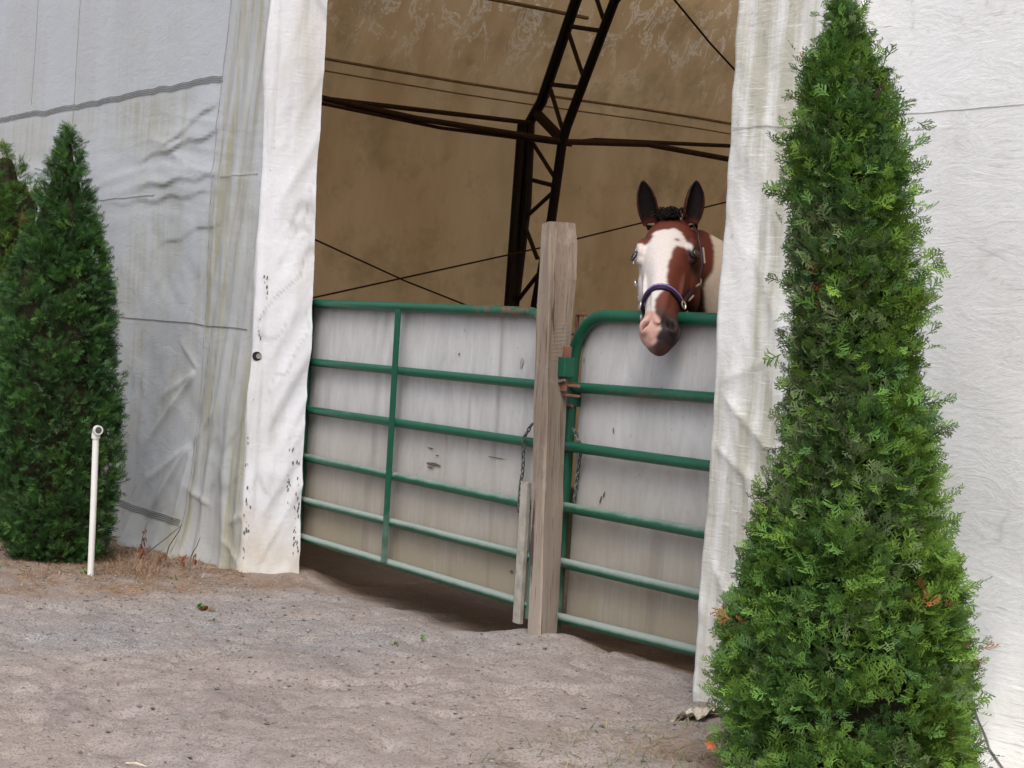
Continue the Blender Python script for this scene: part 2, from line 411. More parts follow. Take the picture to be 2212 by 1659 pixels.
# the end wall tarp, left of the doorway: wall, rounded corner, return into the doorway
def left_path(s):
    """s: distance along the tarp from the corner; <0 the wall, >0 the return"""
    s = np.asarray(s, float); r = .045; a = np.clip((s+.035)/.07, 0, 1)*math.pi/2
    x = np.where(s < -.035, -7.79-.035+(s+.035)-.0, -7.825+r*np.sin(a)) + np.where(s > .035, (s-.035)*.55, 0)
    y = np.where(s < .035, WALL_Y+r*(1-np.cos(a)), WALL_Y+r+(s-.035))
    nx = np.sin(a); ny = -np.cos(a); return x, y, nx, ny
seam_x = lambda z: -8.55+.085*np.clip(z, -.1, 3)+.04*np.sin(z*2.1)
def left_disp(x, z, s):
    """outward push of the tarp"""
    d = .004*fbm(x*3, z*3, 0, 4)
    strip = sstep(-.0, .10, x-seam_x(z))*(s < -.02)
    # hanging folds between the seam and the corner, leaning down to the left
    q = x+8.0-.15*z+.05*np.sin(z*1.7)
    folds = (np.sin(q*38+1.5*fbm(q*3, z*.8, 4., 2)*3)*.5+.5)**2
    d = d + strip*folds*.016*(.5+.5*sstep(-.2, .4, fbm(q*2, z*.7, 8., 2)))
    wallk = (s < -.03)*(1-strip*.6)
    # swags under the stitched band
    band = np.exp(-((z-2.12)/.28)**2)
    d = d + wallk*band*.012*ridged(x*1.1+z*1.5, z*7.5+.5*np.sin(x*2.2), 5., 2)
    for (x0, z0, ln, sl, am) in ((-8.9, 2.22, .55, .10, .020), (-8.95, 2.02, .5, .03, .017), (-9.1, 1.93, .7, .02, .014), (-8.75, 2.33, .33, .3, .014), (-8.7, 1.72, .4, .15, .008)):
        dz = z-z0-sl*(x-x0)-.012*np.sin((x-x0)*14); k = np.exp(-((x-x0)/ln)**4)
        d = d + wallk*am*k*np.where(dz < 0, np.exp(-(dz/.008)**2), np.exp(-(dz/.09)**2))*.62
    # creases running out of the pinned points at the seam
    for (cx_, cz_, ang, ln, am) in ((-8.50, .96, 215, .9, .018), (-8.50, .96, 200, .6, .012), (-8.52, .55, 222, .75, .022), (-8.50, .55, 250, .6, .016), (-8.53, .55, 205, .8, .013),
                                    (-8.45, 1.5, 230, .5, .008), (-8.47, .96, 150, .35, .009), (-8.5, .55, 40, .45, .012), (-8.2, .25, 170, .4, .012), (-8.0, .18, 20, .3, .014), (-8.05, .1, -25, .35, .012)):
        ca, sa = math.cos(rad(ang)), math.sin(rad(ang)); u = (x-cx_)*ca+(z-cz_)*sa; w = -(x-cx_)*sa+(z-cz_)*ca
        d = d + am*sstep(-.02, .08, u)*(1-sstep(ln*.6, ln, u))*np.exp(-np.abs(w)/(.012+.05*np.clip(u, 0, 1)))*(s < -.03)
    d = d + .012*fbm(x*2.1+z*1.2, z*2.4, 12., 3)*sstep(2.6, 1.6, z)*(s < .03)
    # return panel: slanting creases
    rk = sstep(.03, .08, s)
    d = d + rk*(.022*ridged(s*6-z*2.6, z*.9+s*1.3, 7., 3)+.020*ridged(s*11-z*4.6, z*.8, 17., 2)*sstep(2.4, 1.0, z))
    d = d + .006*fbm(s*20, z*3, 3., 3)*(np.abs(s) < .06)
    # the skirt runs out on the ground
    d = d + (s < .05)*(.16*np.exp(-np.clip(z+.12, 0, 9)/.16)*(.6+.5*fbm(x*2.3, 0, 5., 2))*sstep(-7.86, -8.3, x))
    d = d + .02*np.exp(-np.clip(z+.05, 0, 9)/.08)*(s > -.1)
    return d
ls = np.concatenate([-np.geomspace(5.04, 1.6, 30)[:-1], np.arange(-1.6, -.05, .014), np.linspace(-.05, .05, 12), np.arange(.062, .232, .012)])
lz = np.concatenate([np.arange(-.17, 2.75, .014), np.linspace(2.76, 4.2, 40)])
LS, LZ = np.meshgrid(ls, lz, indexing='ij'); LX, LY, NX, NY = left_path(LS)
sk = .010*np.sin(LZ*1.9)+.008*np.sin(LZ*5.1+1)
dd = left_disp(LX, LZ, LS)+sk*(LS > -.03)
LXd = LX+NX*dd; LYd = LY+NY*dd
stripm = sstep(-.02, .05, LX-seam_x(LZ))
qq = LX+8.0-.15*LZ+.05*np.sin(LZ*1.7)
stain = .30*sstep(.0, .5, fbm(LX*1.2, LZ*.7, 3., 4)) + stripm*(LS < -.03)*(.35+.9*sstep(.1, .5, fbm(qq*13, LZ*.5, 2., 3)))
stain = stain + .8*sstep(2.56, 2.5, LZ)*sstep(2.12, 2.35, LZ)*sstep(-8.62, -8.85, LX)*(.5+.5*fbm(LX*4, LZ*1, 1., 3))
stain = stain + .5*sstep(1.3, .6, LZ)*sstep(.0, .4, fbm(LX*2.2, LZ*1.6, 13., 4))
stain = np.where(LS > -.02, .18+.5*sstep(.1, .5, fbm(LS*8, LZ*1.2, 5., 4)), stain)*1.0
dirt = sstep(.42, .0, LZ+.12*fbm(LS*6, LZ*4, 2., 3))*np.where(LS > -.04, .75, .25)
cre = np.zeros_like(LX)  # dark lines that paint the shade of the folds
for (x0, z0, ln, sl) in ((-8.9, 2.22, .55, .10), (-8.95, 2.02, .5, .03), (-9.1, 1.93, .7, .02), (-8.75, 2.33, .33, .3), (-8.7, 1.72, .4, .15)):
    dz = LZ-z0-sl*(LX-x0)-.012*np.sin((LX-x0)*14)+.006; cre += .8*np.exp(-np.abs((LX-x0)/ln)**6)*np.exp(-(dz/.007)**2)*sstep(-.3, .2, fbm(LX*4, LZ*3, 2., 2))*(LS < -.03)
# fold shade painted as dark lines in the slanting creases
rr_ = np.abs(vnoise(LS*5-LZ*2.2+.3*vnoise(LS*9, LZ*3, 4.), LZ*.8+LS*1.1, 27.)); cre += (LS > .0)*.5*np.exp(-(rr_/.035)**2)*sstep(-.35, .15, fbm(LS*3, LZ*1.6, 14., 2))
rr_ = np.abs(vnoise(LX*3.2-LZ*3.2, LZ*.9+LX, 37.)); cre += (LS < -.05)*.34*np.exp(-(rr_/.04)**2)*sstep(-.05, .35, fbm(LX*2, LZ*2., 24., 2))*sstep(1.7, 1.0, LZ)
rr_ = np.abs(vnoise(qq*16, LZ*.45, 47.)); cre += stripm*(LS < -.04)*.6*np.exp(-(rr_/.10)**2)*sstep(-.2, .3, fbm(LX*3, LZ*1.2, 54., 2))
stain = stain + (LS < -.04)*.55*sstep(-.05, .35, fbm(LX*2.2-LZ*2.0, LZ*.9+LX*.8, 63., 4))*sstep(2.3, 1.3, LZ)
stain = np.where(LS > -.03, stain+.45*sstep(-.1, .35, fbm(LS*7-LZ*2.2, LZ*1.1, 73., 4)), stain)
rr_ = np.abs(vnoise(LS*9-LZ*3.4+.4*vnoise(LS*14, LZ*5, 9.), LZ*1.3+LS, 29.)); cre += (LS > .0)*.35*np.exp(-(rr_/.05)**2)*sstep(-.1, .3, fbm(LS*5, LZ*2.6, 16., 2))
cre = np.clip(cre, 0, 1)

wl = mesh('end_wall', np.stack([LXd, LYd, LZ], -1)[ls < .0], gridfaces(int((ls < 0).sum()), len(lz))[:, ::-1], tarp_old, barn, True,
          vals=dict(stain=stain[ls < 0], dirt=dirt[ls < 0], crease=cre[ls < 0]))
wl['label'] = 'older grey white tarp left of the doorway with hanging folds'
k0 = int((ls < 0).sum())-1
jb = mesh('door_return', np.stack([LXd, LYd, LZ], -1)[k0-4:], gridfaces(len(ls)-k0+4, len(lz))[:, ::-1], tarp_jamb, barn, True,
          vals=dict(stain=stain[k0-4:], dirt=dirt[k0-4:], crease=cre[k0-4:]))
# push the overlap of the return 3 mm proud
co = np.zeros(len(jb.data.vertices)*3, np.float32); jb.data.vertices.foreach_get('co', co); co = co.reshape(-1, 3)
nn = np.stack([NX, NY, NX*0], -1)[k0-4:].reshape(-1, 3); co += nn*.003; jb.data.vertices.foreach_set('co', co.ravel())
jb['label'] = 'bright wrinkled tarp wrapped round the left door post'

def wall_strip(pts_xz, w, mat, name='seam', side='L', lift=.004, parent=wl, wig=0.):
    """a narrow stitched strip lying on the tarp"""
    pts = []
    for (x0, z0), (x1, z1) in zip(pts_xz[:-1], pts_xz[1:]):
        n = max(2, int(math.hypot(x1-x0, z1-z0)/.02))
        pts += [(x0+(x1-x0)*t/n, z0+(z1-z0)*t/n) for t in range(n)]
    pts.append(pts_xz[-1]); A = np.array(pts)
    T = np.gradient(A, axis=0); T /= np.linalg.norm(T, axis=1)[:, None]; Nn = np.stack([-T[:, 1], T[:, 0]], -1)
    A = A + Nn*(wig*fbm(np.arange(len(A))*.12, 0, 3., 3))[:, None]
    V = []
    for sgn in (-.5, .5):
        B = A+Nn*w*sgn
        if side == 'L':
            y = WALL_Y-left_disp(B[:, 0], B[:, 1], np.full(len(B), -.5))-lift
        else: y = WALL_Y-right_disp(B[:, 0], B[:, 1])-lift
        V.append(np.stack([B[:, 0], y, B[:, 1]], -1))
    for sgn, extra in ((.5, .5), (-.5, .5)):
        B = V[1 if sgn > 0 else 0].copy(); B[:, 1] += lift*extra; V.append(B)
    n = len(A); VV = np.concatenate(V)
    idx = [0, 1, 2, 3]
    F = []
    for a, b in ((0, 1), (1, 2), (2, 3), (3, 0)):
        for i in range(n-1): F.append((a*n+i, a*n+i+1, b*n+i+1, b*n+i))
    return mesh(name, VV, F, mat, parent, False)
for k, dz in enumerate((-.015, -.005, .005, .015)):
    wall_strip([(-12.7, 2.59+dz), (-8.36, 2.555+dz)], .0026, thread, wig=.012)
for k, dz in enumerate((-.016, -.005, .006, .016)):
    wall_strip([(-9.9, .115+dz), (-8.56, .108+dz)], .0028, thread, wig=.008)
wall_strip([(-9.9, 1.225), (-8.5, 1.219), (-7.9, 1.213)], .0035, thread, wig=.006)
wall_strip([(-12.5, 1.95), (-9.2, 1.95)], .004, thread_l, wig=.006)
wall_strip([(seam_x(z)+.0, z) for z in np.arange(-.05, 3.3, .1)], .005, thread_l, wig=.006)
wall_strip([(-10.62, 3.5), (-10.66, 2.25)], .006, thread_l, wig=.004)
wall_strip([(-8.3, 2.02), (-7.87, 2.02)], .002, thread_l, wig=.004)
wall_strip([(-11.45, 3.5), (-11.5, 2.65)], .005, thread_l, wig=.004)

# right of the doorway
def right_disp(x, z):
    d = .004*fbm(x*3, z*3, 21., 3)
    near = sstep(-3.55, -3.75, x)
    d = d + near*(.010*ridged(x*5+z*2.2, z*1.5, 3., 3)+.009*fbm(x*7, z*2, 5., 3))
    for (cx_, cz_, ang, ln, am) in ((-4.2, 1.12, -35, .5, .012), (-4.23, .95, -28, .6, .012), (-4.23, 1.16, 20, .4, .007), (-4.2, .55, -50, .6, .014), (-4.2, .4, -40, .5, .01), (-4.1, 1.6, -60, .5, .006)):
        ca, sa = math.cos(rad(ang)), math.sin(rad(ang)); u = (x-cx_)*ca+(z-cz_)*sa; w = -(x-cx_)*sa+(z-cz_)*ca
        d = d + am*sstep(-.05, .08, u)*(1-sstep(ln*.6, ln, u))*np.exp(-np.abs(w)/(.014+.05*np.clip(u, 0, 1)))
    edge = np.exp(-((x+4.25)/.03)**2); d = d + .006*edge*fbm(z*9, 1., 2., 3)
    d = d + .022*np.exp(-((x+2.96-.0)/.10)**2)*sstep(.75, .25, z)      # a fold at the foot
    d = d + (.30*np.exp(-np.clip(z-.12, 0, 9)/.13))*sstep(-3.7, -3.2, x)
    return d
rx = np.concatenate([np.arange(-4.25, -2.3, .011), np.geomspace(.05, 7.2, 40)-2.33]); rx[-1] = FAR_X
rz = np.concatenate([np.arange(-.05, 2.75, .011), np.linspace(2.76, 4.2, 30)])
RX, RZ = np.meshgrid(rx, rz, indexing='ij'); RD = right_disp(RX, RZ)
rv = np.stack([RX, WALL_Y-RD, RZ], -1)
# the tarp turns the corner and runs back along the right door post
back = []
for k, (ox, oy) in enumerate(((-.0, .30), (-.012, .15), (-.012, .02))):
    b = rv[0].copy(); b[:, 0] = -4.25+ox; b[:, 1] = WALL_Y+oy; back.append(b)
rv = np.concatenate([np.array(back), rv], 0)
rst = .20*sstep(.0, .5, fbm(RX*1.5, RZ*.9, 31., 4))+sstep(-3.55, -3.75, RX)*(.35+1.0*sstep(-.1, .4, fbm(RX*5, RZ*1.2, 32., 4)))*.85
rst = rst + .8*sstep(1.5, .4, RZ)*sstep(-.3, .4, fbm(RX*3, RZ*1.1, 33., 4))
rdt = .35*sstep(.6, .2, RZ)*sstep(-.2, .4, fbm(RX*4, RZ*4, 34., 3))
z3 = np.repeat(rst[:1], 3, 0)
rr_ = np.abs(vnoise(RX*4+RZ*2.6+.3*vnoise(RX*9, RZ*5, 2.), RZ*1.2, 87.)); rcr = sstep(-3.5, -3.75, RX)*.5*np.exp(-(rr_/.014)**2)*sstep(0., .35, fbm(RX*3, RZ*2, 94., 2))  # shade of the creases painted as dark lines
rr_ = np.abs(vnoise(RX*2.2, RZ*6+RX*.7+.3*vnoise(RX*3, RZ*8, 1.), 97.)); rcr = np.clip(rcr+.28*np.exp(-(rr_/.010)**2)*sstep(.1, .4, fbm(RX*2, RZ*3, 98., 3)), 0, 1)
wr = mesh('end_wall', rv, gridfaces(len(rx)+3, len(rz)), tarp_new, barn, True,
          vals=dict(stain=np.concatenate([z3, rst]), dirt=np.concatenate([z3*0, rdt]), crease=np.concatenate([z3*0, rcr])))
wr['label'] = 'cleaner white woven tarp right of the doorway'
wall_strip([(-3.62, 2.012), (-1.5, 2.0)], .0018, thread_w, side='R', lift=.0015, parent=wr, wig=.004)
wall_strip([(-3.70, 2.75), (-3.71, 1.2), (-3.69, .2)], .004, thread_w, side='R', parent=wr, wig=.006)
wall_strip([(-4.24, 2.02), (-3.75, 2.0)], .002, thread_w, side='R', parent=wr, wig=.006)
wall_strip([(-3.14, .52), (-3.02, .34), (-2.90, .24), (-2.7, .14)], .004, thread, side='R', parent=wr, wig=.006)
wall_strip([(-3.10, .36), (-2.98, .20), (-2.8, .12)], .005, thread_l, side='R', parent=wr, wig=.006)
b = MB(); b.tube([(-3.655, 3.77, 2.27), (-3.655, 3.77, 3.4)], .012, 10); b.build('lashing_pole', mat_plain('white_plastic_pole', (.7, .7, .68), .4), wr)

# gable above the doorway
xs = np.concatenate([np.linspace(SIDE_X, -7.79, 24), np.linspace(-7.6, -4.4, 12), np.linspace(-4.25, FAR_X, 36)])
GXX, T = np.meshgrid(xs, np.linspace(0, 1, 30), indexing='ij'); RZt = np.maximum(roofz(GXX), 0)
lo = np.minimum(4.2, RZt-.02); GZZ = lo+(RZt-lo)*T
mesh('gable', np.stack([GXX, np.full_like(GXX, WALL_Y)+.004*fbm(GXX, GZZ), GZZ], -1), gridfaces(len(xs), 30), tarp_old, barn, True,
     vals=dict(stain=.2+0*GXX, dirt=0*GXX))
# lintel and door posts inside the tarp
b = MB(); b.box((-7.93, 3.99, 2.0), (.11, .22, 4.4)); b.box((-4.14, 4.0, 2.0), (.14, .26, 4.4)); b.box((-6.0, 3.97, 4.4), (3.9, .2, .2))
b.build('door_frame', mat_plain('frame_timber', (.16, .11, .08), .85), barn, False)
# dark hole and pipe end at the corner of the return


# torn, mouldy marks on the return
marks = MB()
def blob(c, r, n, nrm, up):
    c = np.array(c); sdv = np.cross(nrm, up); V = []
    for k in range(n):
        an = 2*math.pi*k/n; rr = r*(.5+random.random()*.9); V.append(c+nrm*.004+rr*(math.cos(an)*sdv*.55+math.sin(an)*up*1.2))
    V.append(c+nrm*.007); m = len(V)-1
    marks.add(V, [(k, (k+1) % n, m) for k in range(n)])
def jpoint(s, z):
    x, y, nx, ny = left_path(np.array([s])); sk_ = .010*np.sin(z*1.9)+.008*np.sin(z*5.1+1)
    d = left_disp(x, np.array([z]), np.array([s]))[0]+(sk_ if s > -.03 else 0)+.003
    n = np.array((nx[0], ny[0], 0)); return np.array((x[0], y[0], z))+n*d, n
hz_ = float(P(538, 768, 'Y', 3.79)[2]); p_, n_ = jpoint(.004, hz_)
b = MB(); b.tube([p_-n_*.03, p_+n_*.0035], .024, 18); b.build('hole', mat_plain('hole_dark', (.012, .012, .012), .9), jb)
p2_, n2_ = jpoint(.012, hz_+.001); b = MB(); b.tube([p2_-n2_*.03, p2_+n2_*.006], .014, 14); b.build('pipe_end', mat_plain('grey_pipe', (.20, .20, .19), .6), jb)
for (s0, z0, z1, n, r) in ((.0, .02, .45, 16, .010), (.21, .05, .55, 26, .011), (.17, .40, .62, 9, .010), (.02, 1.15, 1.5, 12, .009), (-.01, .5, .9, 6, .008), (.16, .3, .5, 4, .008), (.03, 2.0, 2.6, 3, .004)):
    for i in range(n):
        z = z0+(z1-z0)*random.random(); p_, n_ = jpoint(s0+random.uniform(-.012, .012), z); blob(p_, r*random.uniform(.3, 1), 9, n_, ZZ)
tag(marks.build('mildew', mat_plain('dark_mildew', (.13, .12, .10), .95), jb, False), kind='stuff')

# side walls and roof of thin translucent fabric
def shell(name, pp, y0, y1, label=None):
    ys = np.linspace(y0, y1, 90); pts = []
    pp = np.array(pp); seg = []
    for a, c in zip(pp[:-1], pp[1:]):
        n = max(2, int(np.linalg.norm(c-a)/.25)); seg += [a+(c-a)*k/n for k in range(n)]
    seg.append(pp[-1]); seg = np.array(seg)
    X = np.repeat(seg[:, 0][:, None], len(ys), 1); Z_ = np.repeat(seg[:, 1][:, None], len(ys), 1); Y = np.repeat(ys[None], len(seg), 0)
    w = .012*fbm(X*.4+Z_*.4, Y*.7, 3., 3)
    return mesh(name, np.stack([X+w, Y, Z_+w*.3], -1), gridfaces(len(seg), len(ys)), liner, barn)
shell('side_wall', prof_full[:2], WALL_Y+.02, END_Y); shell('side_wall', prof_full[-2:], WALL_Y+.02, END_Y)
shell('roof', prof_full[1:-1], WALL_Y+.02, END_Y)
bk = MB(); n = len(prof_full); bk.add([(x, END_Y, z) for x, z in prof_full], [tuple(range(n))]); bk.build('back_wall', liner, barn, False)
# stitched pleats of the roof fabric seen inside
pleat = mat_plain('brown_fabric_pleat', (.26, .19, .12), .9)
for (z, r_, off) in ((3.53, .026, -.015), (3.43, .014, -.04)):
    b = MB(); b.tube([(SIDE_X+off+.05*0, y, z+.012*math.sin(y*1.3)) for y in np.linspace(4, END_Y-.2, 60)], r_, 6, flat=.5); b.build('pleat', pleat, barn)
for zq in (4.22,):
    a_ = P(800, 0, 'Y', 7.2); 
    xq = float(np.interp(zq, [p[1] for p in prof[:5]], [p[0] for p in prof[:5]]))
    b = MB(); b.tube([(xq+.04, y, zq+.02*math.sin(y*.9)) for y in np.linspace(4, 9.35, 30)], .03, 6, flat=.6); b.build('pleat', pleat, barn)

# trusses
rustc = mat_plain('rusty_dark_steel', (.035, .018, .013), .7, .2)
C2D = lambda x, y: ((750+x/2.011)*.8848, (y/2.011)*.8848)
def tp(x, y): return P(*C2D(x, y), 'Y', TY)
def truss(parent_name, y, detail=True):
    t = empty(parent_name, (SIDE_X, y, 0), barn); dy = np.array((0, y-TY, 0))
    outer = [tp(1015, 1500), tp(1075, 1000), tp(1092, 600), tp(1150, 500), tp(1320, 0)]
    outer[0][2] = outer[0][2]; low = outer[0].copy(); low[2] = -.1; low[0] -= .0; outer = [low]+outer
    inner = [tp(1120, 1500), tp(1200, 1070), tp(1252, 700), tp(1275, 620), tp(1510, 0)]
    l2 = inner[0].copy(); l2[2] = -.1; l2[0] = inner[0][0]-.05; inner = [l2]+inner
    xo, zo = outer[-1][0], outer[-1][2]; xi_, zi_ = inner[-1][0], inner[-1][2]
    for k in range(1, 9):
        q = k/8; x = xo+(RIDGE_X-xo)*q; outer.append(np.array((x, TY, min(float(roofz(x))-.12, 9.5))))
        x = xi_+(RIDGE_X-xi_)*q; inner.append(np.array((x, TY, float(roofz(x))-.78 if k > 1 else (zi_*.5+.5*(float(roofz(x))-.78)))))
    mir = lambda L: [np.array((2*RIDGE_X-p[0], p[1], p[2])) for p in L[::-1]]
    outer = outer+mir(outer[:-1]); inner = inner+mir(inner[:-1])
    for L, nm in ((outer, 'chord'), (inner, 'chord')):
        b = MB(); 
        if L is outer:
            b.tube([p+dy for p in L], .052, 8)
        else: b.tube([p+dy for p in L], .045, 8)
        b.build(nm, steel, t)
    bb2 = MB(); bb2.tube([outer[0]+dy-np.array((.01, .075, 0)), outer[3]+dy-np.array((.01, .075, .03))], .05, 8); bb2.build('post_flange', steel, t)
    pairs = [((1070, 1070), (1200, 950)), ((1070, 1110), (1130, 1270)), ((1108, 885), (1205, 910)), ((1100, 690), (1220, 880)),
        ((1195, 440), (1255, 640)), ((1200, 415), (1335, 430)), ((1285, 165), (1355, 375)), ((1295, 130), (1430, 150)), ((1410, -40), (1455, 95)), ((1015, 1500), (1135, 1345))]
    def bar(p, q):
        w = MB(); w.tube([p, q], .021, 6); w.build('web', rustc, t)
    for a, c in pairs: bar(tp(*a)+dy, tp(*c)+dy)
    nodes = list(zip(outer[6:-6], inner[6:-6]))
    for k, (a, c) in enumerate(nodes):
        bar(a+dy, c+dy)
        if k+1 < len(nodes): bar(c+dy, nodes[k+1][0]+dy)
    kn = MB(); kn.tube([tp(1130, 560)+dy, tp(1255, 690)+dy], .05, 8); kn.build('knee_brace', rustc, t)
    return t
truss('roof_truss', TY)
for y in (4.4, 13.6, 18.2): truss('roof_truss', y)
# eave ties and bracing
node_o = P(1143, 262, 'Y', TY); node_i = P(1216, 306, 'Y', TY)
def tie(a, c, r, mid=None):
    b = MB(); b.tube([a, c] if mid is None else [a, mid, c], r, 8); return b.build('eave_tie', rustc, barn)
tie(P(640, 206, 'X', -12.75), P(1150, 266, 'X', -12.75), .022)
tie(P(640, 200, 'X', -12.75), node_i, .027, P(900, 256, 'X', -12.6)); tie(P(640, 212, 'X', -12.72), node_i+np.array((0, .1, -.02)), .016, P(950, 276, 'X', -12.6))
tie(node_i, P(1640, 356, 'X', -12.75), .028, P(1400, 312, 'X', -12.6)); tie(node_i+np.array((0, 0, -.02)), P(1640, 318, 'X', -12.75), .02, P(1285, 302, 'X', -12.6))
def cable(a, c, r=.008):
    b = MB(); m = (a+c)/2-np.array((0, 0, .03)); b.tube([a, m, c], r, 6); b.build('brace_cable', rustc, barn)
cable(P(620, 490, 'X', -12.74), P(1110, 700, 'X', -12.74)); cable(P(600, 660, 'X', -12.70), P(1640, 419, 'X', -12.70))
cable(P(1640, 208, 'X', -12.6), P(1420, -45, 'X', -12.1), .011)

# ================================================================== POST
Yf, Yb = 3.90, 4.02
rows = [(1420, 1138, 1164, 1200), (1350, 1141, 1166, 1203), (1150, 1148, 1172, 1213), (900, 1153, 1180, 1222), (780, 1156, 1183, 1227), (660, 1160, 1186, 1240), (600, 1164, 1187, 1247), (520, 1168, 1187, 1248), (478, 1171, 1188, 1243)]
V = []; 
for (y, a, bb_, c) in rows:
    A_ = P(a, y, 'Y', Yf); B_ = P(bb_, y, 'Y', Yf); C_ = P(c, y, 'Y', Yb); z = B_[2]
    V += [(A_[0], Yf, z), (B_[0]-.006, Yf, z), (B_[0], Yf+.006, z), (C_[0], Yb, z), (A_[0], Yb, z)]
V = np.array(V); V[-5:, 2] = V[-5, 2]+np.array((-.01, 0, 0, .004, -.006))
# subdivide vertically and roughen
nr = len(rows); VV = []
for i in range(nr-1):
    m = 14
    for k in range(m): VV.append(V[i*5:i*5+5]*(1-k/m)+V[i*5+5:i*5+10]*(k/m))
VV.append(V[-5:]); VV = np.array(VV)
for j in range(5): VV[:, j, 0] += .004*fbm(VV[:, j, 2]*4, j*3., 1., 2); VV[:, j, 1] += .004*fbm(VV[:, j, 2]*4, j*3., 8., 2)
nn_ = len(VV); F = [(i*5+j, i*5+(j+1) % 5, (i+1)*5+(j+1) % 5, (i+1)*5+j) for i in range(nn_-1) for j in range(5)]+[tuple((nn_-1)*5+j for j in range(5))]
post = mesh('timber_post', VV.reshape(-1, 3), F, mat_wood(), None, False)
tag(post, 'weathered brown timber post standing in the dirt between the two green gates', 'post')

# ================================================================== GATES
paint = mat_gatepaint('green_gate_paint', (.005, .070, .038)); board_m = mat_board()
rusty = mat_plain('rust', (.16, .075, .05), .85); galv = mat_plain('galvanised', (.25, .25, .235), .5, .5)
ZR_L = [(1.368, 1.372), (1.062, 1.070), (.812, .824), (.562, .560), (.337, .343), (.145, .142)]
def gate(label, x0, x1, zs, corner_at, R, rail_r=.019, curve=True):
    g = empty('farm_gate', ((x0+x1)/2, GATE_Y, 0)); tag(g, label, 'gate', 'green tube gates across the doorway')
    # outer frame tube
    def tubeobj(pts, r, nm='rail', rustv=None):
        b = MB(); b.tube(pts, r, 12); o = b.build(nm, paint, g)
        a = o.data.attributes.new('rust', 'FLOAT', 'POINT')
        vv = np.array([v.co[:] for v in o.data.vertices])+np.array(inv_loc(g))
        a.data.foreach_set('value', np.array(rustv(vv) if rustv else np.full(len(vv), .72), np.float32)); return o
    zt0, zt1 = zs[0]; zb0, zb1 = zs[-1]
    return g, tubeobj
# left gate ---------------------------------------------------------
gl, tb = gate('long green tube gate with vertical strap left of the timber post', -7.76, -5.56, ZR_L, 1, .12)
xL, xR = -7.76, -5.635
lerp = lambda a, b_, t: a+(b_-a)*t
seg = lambda p, q, n: [tuple(np.array(p)*(1-k/n)+np.array(q)*(k/n)) for k in range(n)]
arc = [(xR-.13+.13*math.sin(a), GATE_Y, 1.372-.13+.13*math.cos(a)) for a in np.linspace(0, math.pi/2, 9)]
path = seg((xL, GATE_Y, .12), (xL, GATE_Y, 1.368), 10)+seg((xL, GATE_Y, 1.368), (xR-.13, GATE_Y, 1.372), 40)+arc+seg((xR, GATE_Y, 1.24), (xR, GATE_Y, .085), 24)+[(xR, GATE_Y, .085)]
tb(path, .0235, 'frame', lambda v: .35+.6*sstep(-6.35, -6.1, v[:, 0])*(v[:, 2] > 1.3))
for k, (za, zb_) in enumerate(ZR_L[1:]):
    n = 30; tb([(lerp(xL, xR+.0, t), GATE_Y-.004, lerp(za, zb_, t)) for t in np.linspace(0, 1, n)], 0.0205)
b = MB(); xs_ = -6.955
pa, pb = P(862, 668, 'Y', 4.06), P(826, 1212, 'Y', 4.06)
for k in range(1): b.box(((pa[0]+pb[0])/2, 4.062, (pa[2]+pb[2])/2), (.045, .007, pa[2]-pb[2]))
o = b.build('strap', paint, gl, False); o.rotation_euler = (0, 0, 0)
a = o.data.attributes.new('rust', 'FLOAT', 'POINT'); a.data.foreach_set('value', np.full(len(o.data.vertices), .3, np.float32))
# end plank that stands proud of the frame at the post
b = MB(); b.box((-5.675, 4.055, .36), (.05, .022, .60)); o = b.build('end_plank', mat_plain('dusty_plank', (.34, .32, .28), .9), gl, False, .003)
def boards(g, x0, x1, z0, z1, joints, seed, lim=None):
    nx, nz = int((x1-x0)/.012), int((z1-z0)/.012)
    X, Z_ = np.meshgrid(np.linspace(x0, x1, nx), np.linspace(z0, z1, nz), indexing='ij')
    y = GATE_Y+.030+.002*fbm(X*2, Z_*2, seed, 3)
    dirt = np.zeros_like(X)
    for j in joints:
        y += .006*np.exp(-((X-j)/.006)**2); dirt += .45*np.exp(-np.abs(X-j)/.008)
    zs_ = [z[0] for z in ZR_L]
    for z in zs_: dirt += .35*np.exp(-((Z_-z+.018)/.022)**2)*(.6+.6*fbm(X*5, Z_*3, seed+2, 3))     # darker band just below each rail
    dirt += .5*np.exp(-(X-x0)/.03)+.5*np.exp(-(x1-X)/.03)+.3*sstep(.3, .6, fbm(X*9, Z_*1.1, seed+5, 3))
    V = np.stack([X, y, Z_], -1).reshape(-1, 3); Fa = gridfaces(nx, nz)
    V2 = V.copy(); V2[:, 1] += .014
    o = mesh('board', np.concatenate([V, V2]), np.concatenate([Fa, Fa[:, ::-1]+len(V)]), board_m, g, True, vals=dict(dirt=np.clip(np.concatenate([dirt.ravel()]*2), 0, 1)))
    return o
bd = boards(gl, -7.78, -5.65, .135, 1.36, (-6.02,), 40.)
